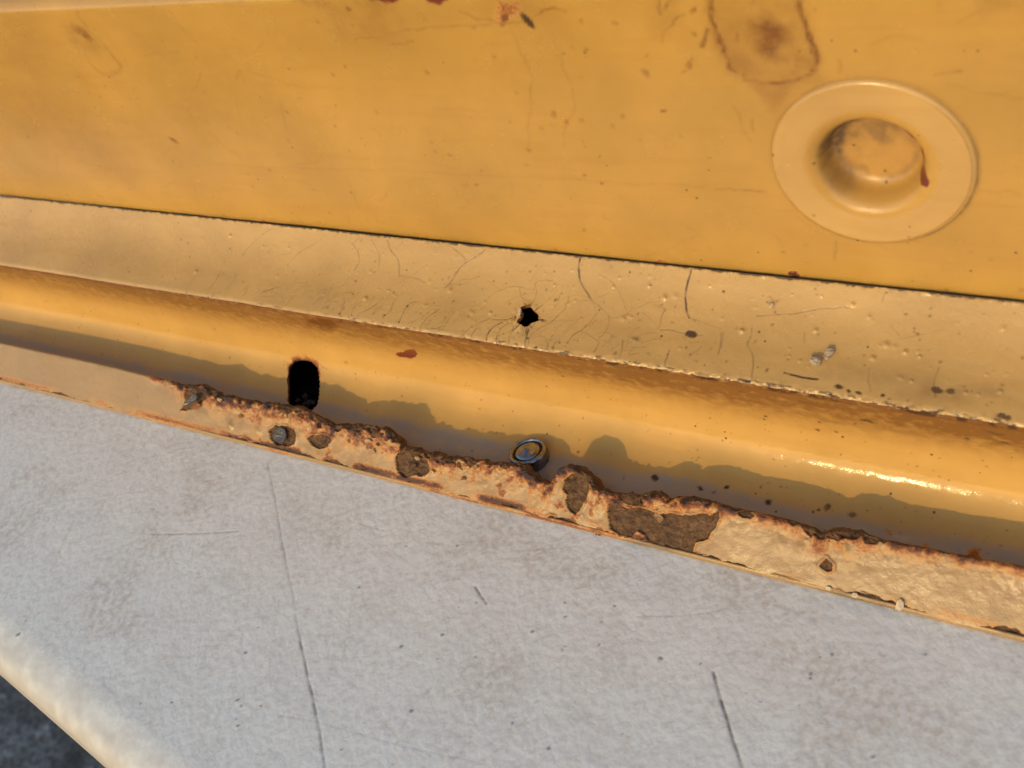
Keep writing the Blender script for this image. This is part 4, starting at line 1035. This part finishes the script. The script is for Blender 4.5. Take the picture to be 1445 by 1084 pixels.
# loose chips standing on the hem
def lip_frame(px_, py_, lift, tiltv):
    c = LIP.pick(px_, py_); y, z, ny_, nz_ = LIP.at(c[1])
    return frame(np.array([c[0], y + lift * ny_, z + lift * nz_]), np.array([0, ny_, nz_]) + np.array(tiltv), np.array([0., 0.6, 0.8]))
shard('rust_flake', [(-2.6, -1.9), (-1.4, -1.5), (.4, -.6), (1.5, .2), (1.9, 1.1), (.9, 1.5), (-.3, .9), (-1.4, -.2), (-2.2, -1.2)], .35, lip_frame(276, 564, 1.1, (.1, -.2, .5)), M_SCALE, hem, .25, 5)
shard('rust_flake', [(-2.2, -1.5), (-1, -1.3), (.6, -.4), (1.2, .5), (.2, .8), (-1.3, -.2)], .3, lip_frame(281, 572, .5, (.2, -.3, -.2)), M_ORANGE, hem, .3, 6)
shard('rust_flake', [(-1.6, -1.6), (0, -1.9), (1.6, -1.4), (1.9, .2), (1.2, 1.6), (-.4, 1.8), (-1.7, 1.0), (-1.9, -.3)], .45, lip_frame(398, 614, .55, (.05, .1, .1)), M_SCALE, hem, .12, 7)
shard('paint_flake', [(-.6, -.9), (.3, -1.0), (.75, -.2), (.6, .7), (.0, 1.1), (-.5, .5)], .3, lip_frame(1270, 853, .35, (-.1, -.1, 0)), M_CHIP, hem, .2, 8)
shard('paint_flake', [(-.6, -.4), (.2, -.5), (.7, 0), (.2, .45), (-.4, .35)], .25, lip_frame(1207, 839, .3, (0, -.2, -.1)), M_CHIP, hem, .2, 9)
shard('paint_flake', [(-.5, -.3), (.2, -.4), (.6, .1), (.1, .4), (-.4, .3)], .22, lip_frame(1170, 830, .3, (0, -.2, -.1)), M_CHIP, hem, .2, 10)
for k, (px_, py_, r_) in enumerate(((425, 588, 1.0), (437, 592, .8), (452, 601, .9), (345, 574, .7), (330, 571, .6), (575, 634, .8), (610, 648, .7), (648, 655, .8), (690, 657, .7), (937, 706, 1.0), (953, 712, .8), (905, 709, .7), (1182, 757, .8), (1168, 760, .7), (540, 613, .7), (870, 700, .6))):
    fr = lip_frame(px_, py_, .2, (0, 0, 0))
    blob('rust_nodule', fr[:3, 3], (r_ * 1.0, r_ * .6, r_ * .6), (M_ORANGE, M_LIP, M_RUST)[k % 3] if k % 3 != 1 else M_ORANGE, hem, k + 20, .32, 1, k * .7)

r8 = np.random.default_rng(41)
for k in range(30):
    px_ = r8.uniform(300, 690) if k < 24 else r8.uniform(850, 985)
    ed_ = float(np.interp(px_, [a_[0] for a_ in top_px], [a_[1] for a_ in top_px]))
    py_ = ed_ + abs(r8.normal(0, 9)) + 3
    if 700 < px_ < 800: continue
    m_ = r8.integers(7, 10); an_ = np.linspace(0, 6.28, m_, endpoint=False) + r8.normal(0, .15, m_)
    sz = r8.uniform(.35, .9); rr = sz * r8.uniform(.65, 1.2, m_)
    ol = np.stack([rr * np.cos(an_) * 1.25, rr * np.sin(an_) * .75], 1); ro_ = r8.uniform(-.6, .6)
    ol = ol @ np.array([[math.cos(ro_), math.sin(ro_)], [-math.sin(ro_), math.cos(ro_)]])
    pick_ = r8.random()
    nm, mt_ = ('paint_flake', M_FLAKE) if pick_ < .35 else ('rust_flake', M_ORANGE if pick_ < .8 else M_RUST)
    shard(nm, ol, r8.uniform(.2, .4), lip_frame(px_, py_, r8.uniform(.25, .55), tuple(r8.normal(0, .25, 3))), mt_, hem, r8.uniform(-.6, .6), k + 60)

# ---- pop rivet in the gutter
rb = gp((749, 648)); RP, RN = surf_point(GUT, rb, 0)
ax = np.array([-.10, .04, .99])
MX = frame(RP - ax * .6, ax, np.array([0., 1., 0.]))
rivet = bpy.data.objects.new('rivet', None); rivet.empty_display_size = .01; link(rivet, PANEL)
rivet['label'] = 'shiny dark steel pop rivet in the gutter'
R_ = 4.3
lathe('rivet_head', [(R_ * .80, -.5), (R_ * .98, .2), (R_ * 1.0, 1.2), (R_ * 1.0, 2.3), (R_ * .985, 2.8), (R_ * .95, 3.15), (R_ * .89, 3.32), (R_ * .84, 3.30), (R_ * .80, 3.14), (R_ * .77, 2.9)], M_STEEL, rivet, MX, 64)
lathe('rivet_groove', [(R_ * .775, 2.93), (R_ * .74, 2.72), (R_ * .70, 2.68), (R_ * .66, 2.72)], M_STEEL_DARK, rivet, MX, 48)
lathe('rivet_core', [(R_ * .67, 2.70), (R_ * .655, 2.95), (R_ * .60, 3.2), (R_ * .48, 3.42), (R_ * .34, 3.55), (R_ * .24, 3.68), (R_ * .15, 3.95), (R_ * .07, 4.05), (0.001, 4.06)], M_STEEL, rivet, MX, 48)

# ---- outer skin closing the panel at the back
B0 = np.array([4.7, -.25]); T1 = MAIN.p[-1]
bk = np.array([B0, (40, .4), (58, 4), (T1[0] + 6, 30), (T1[0] + 9, 80), (T1[0] + 6, T1[1] - 8), (T1[0] + 2, T1[1] - 1), (T1[0], T1[1])])
xb2 = np.linspace(X0, X1, 24)
V = np.stack([np.repeat(xb2[:, None], len(bk), 1), np.repeat(bk[None, :, 0], 24, 0), np.repeat(bk[None, :, 1], 24, 0)], -1)
zer = {k: np.zeros(V.shape[:2]) for k in ('grime', 'specks', 'rust', 'stain', 'red', 'crack')}
raw_mesh('outer_skin', V.reshape(-1, 3), grid_quads(24, len(bk), True).reshape(-1, 4), M_MAIN, PANEL, zer, V.reshape(-1, 3) * 1.0)
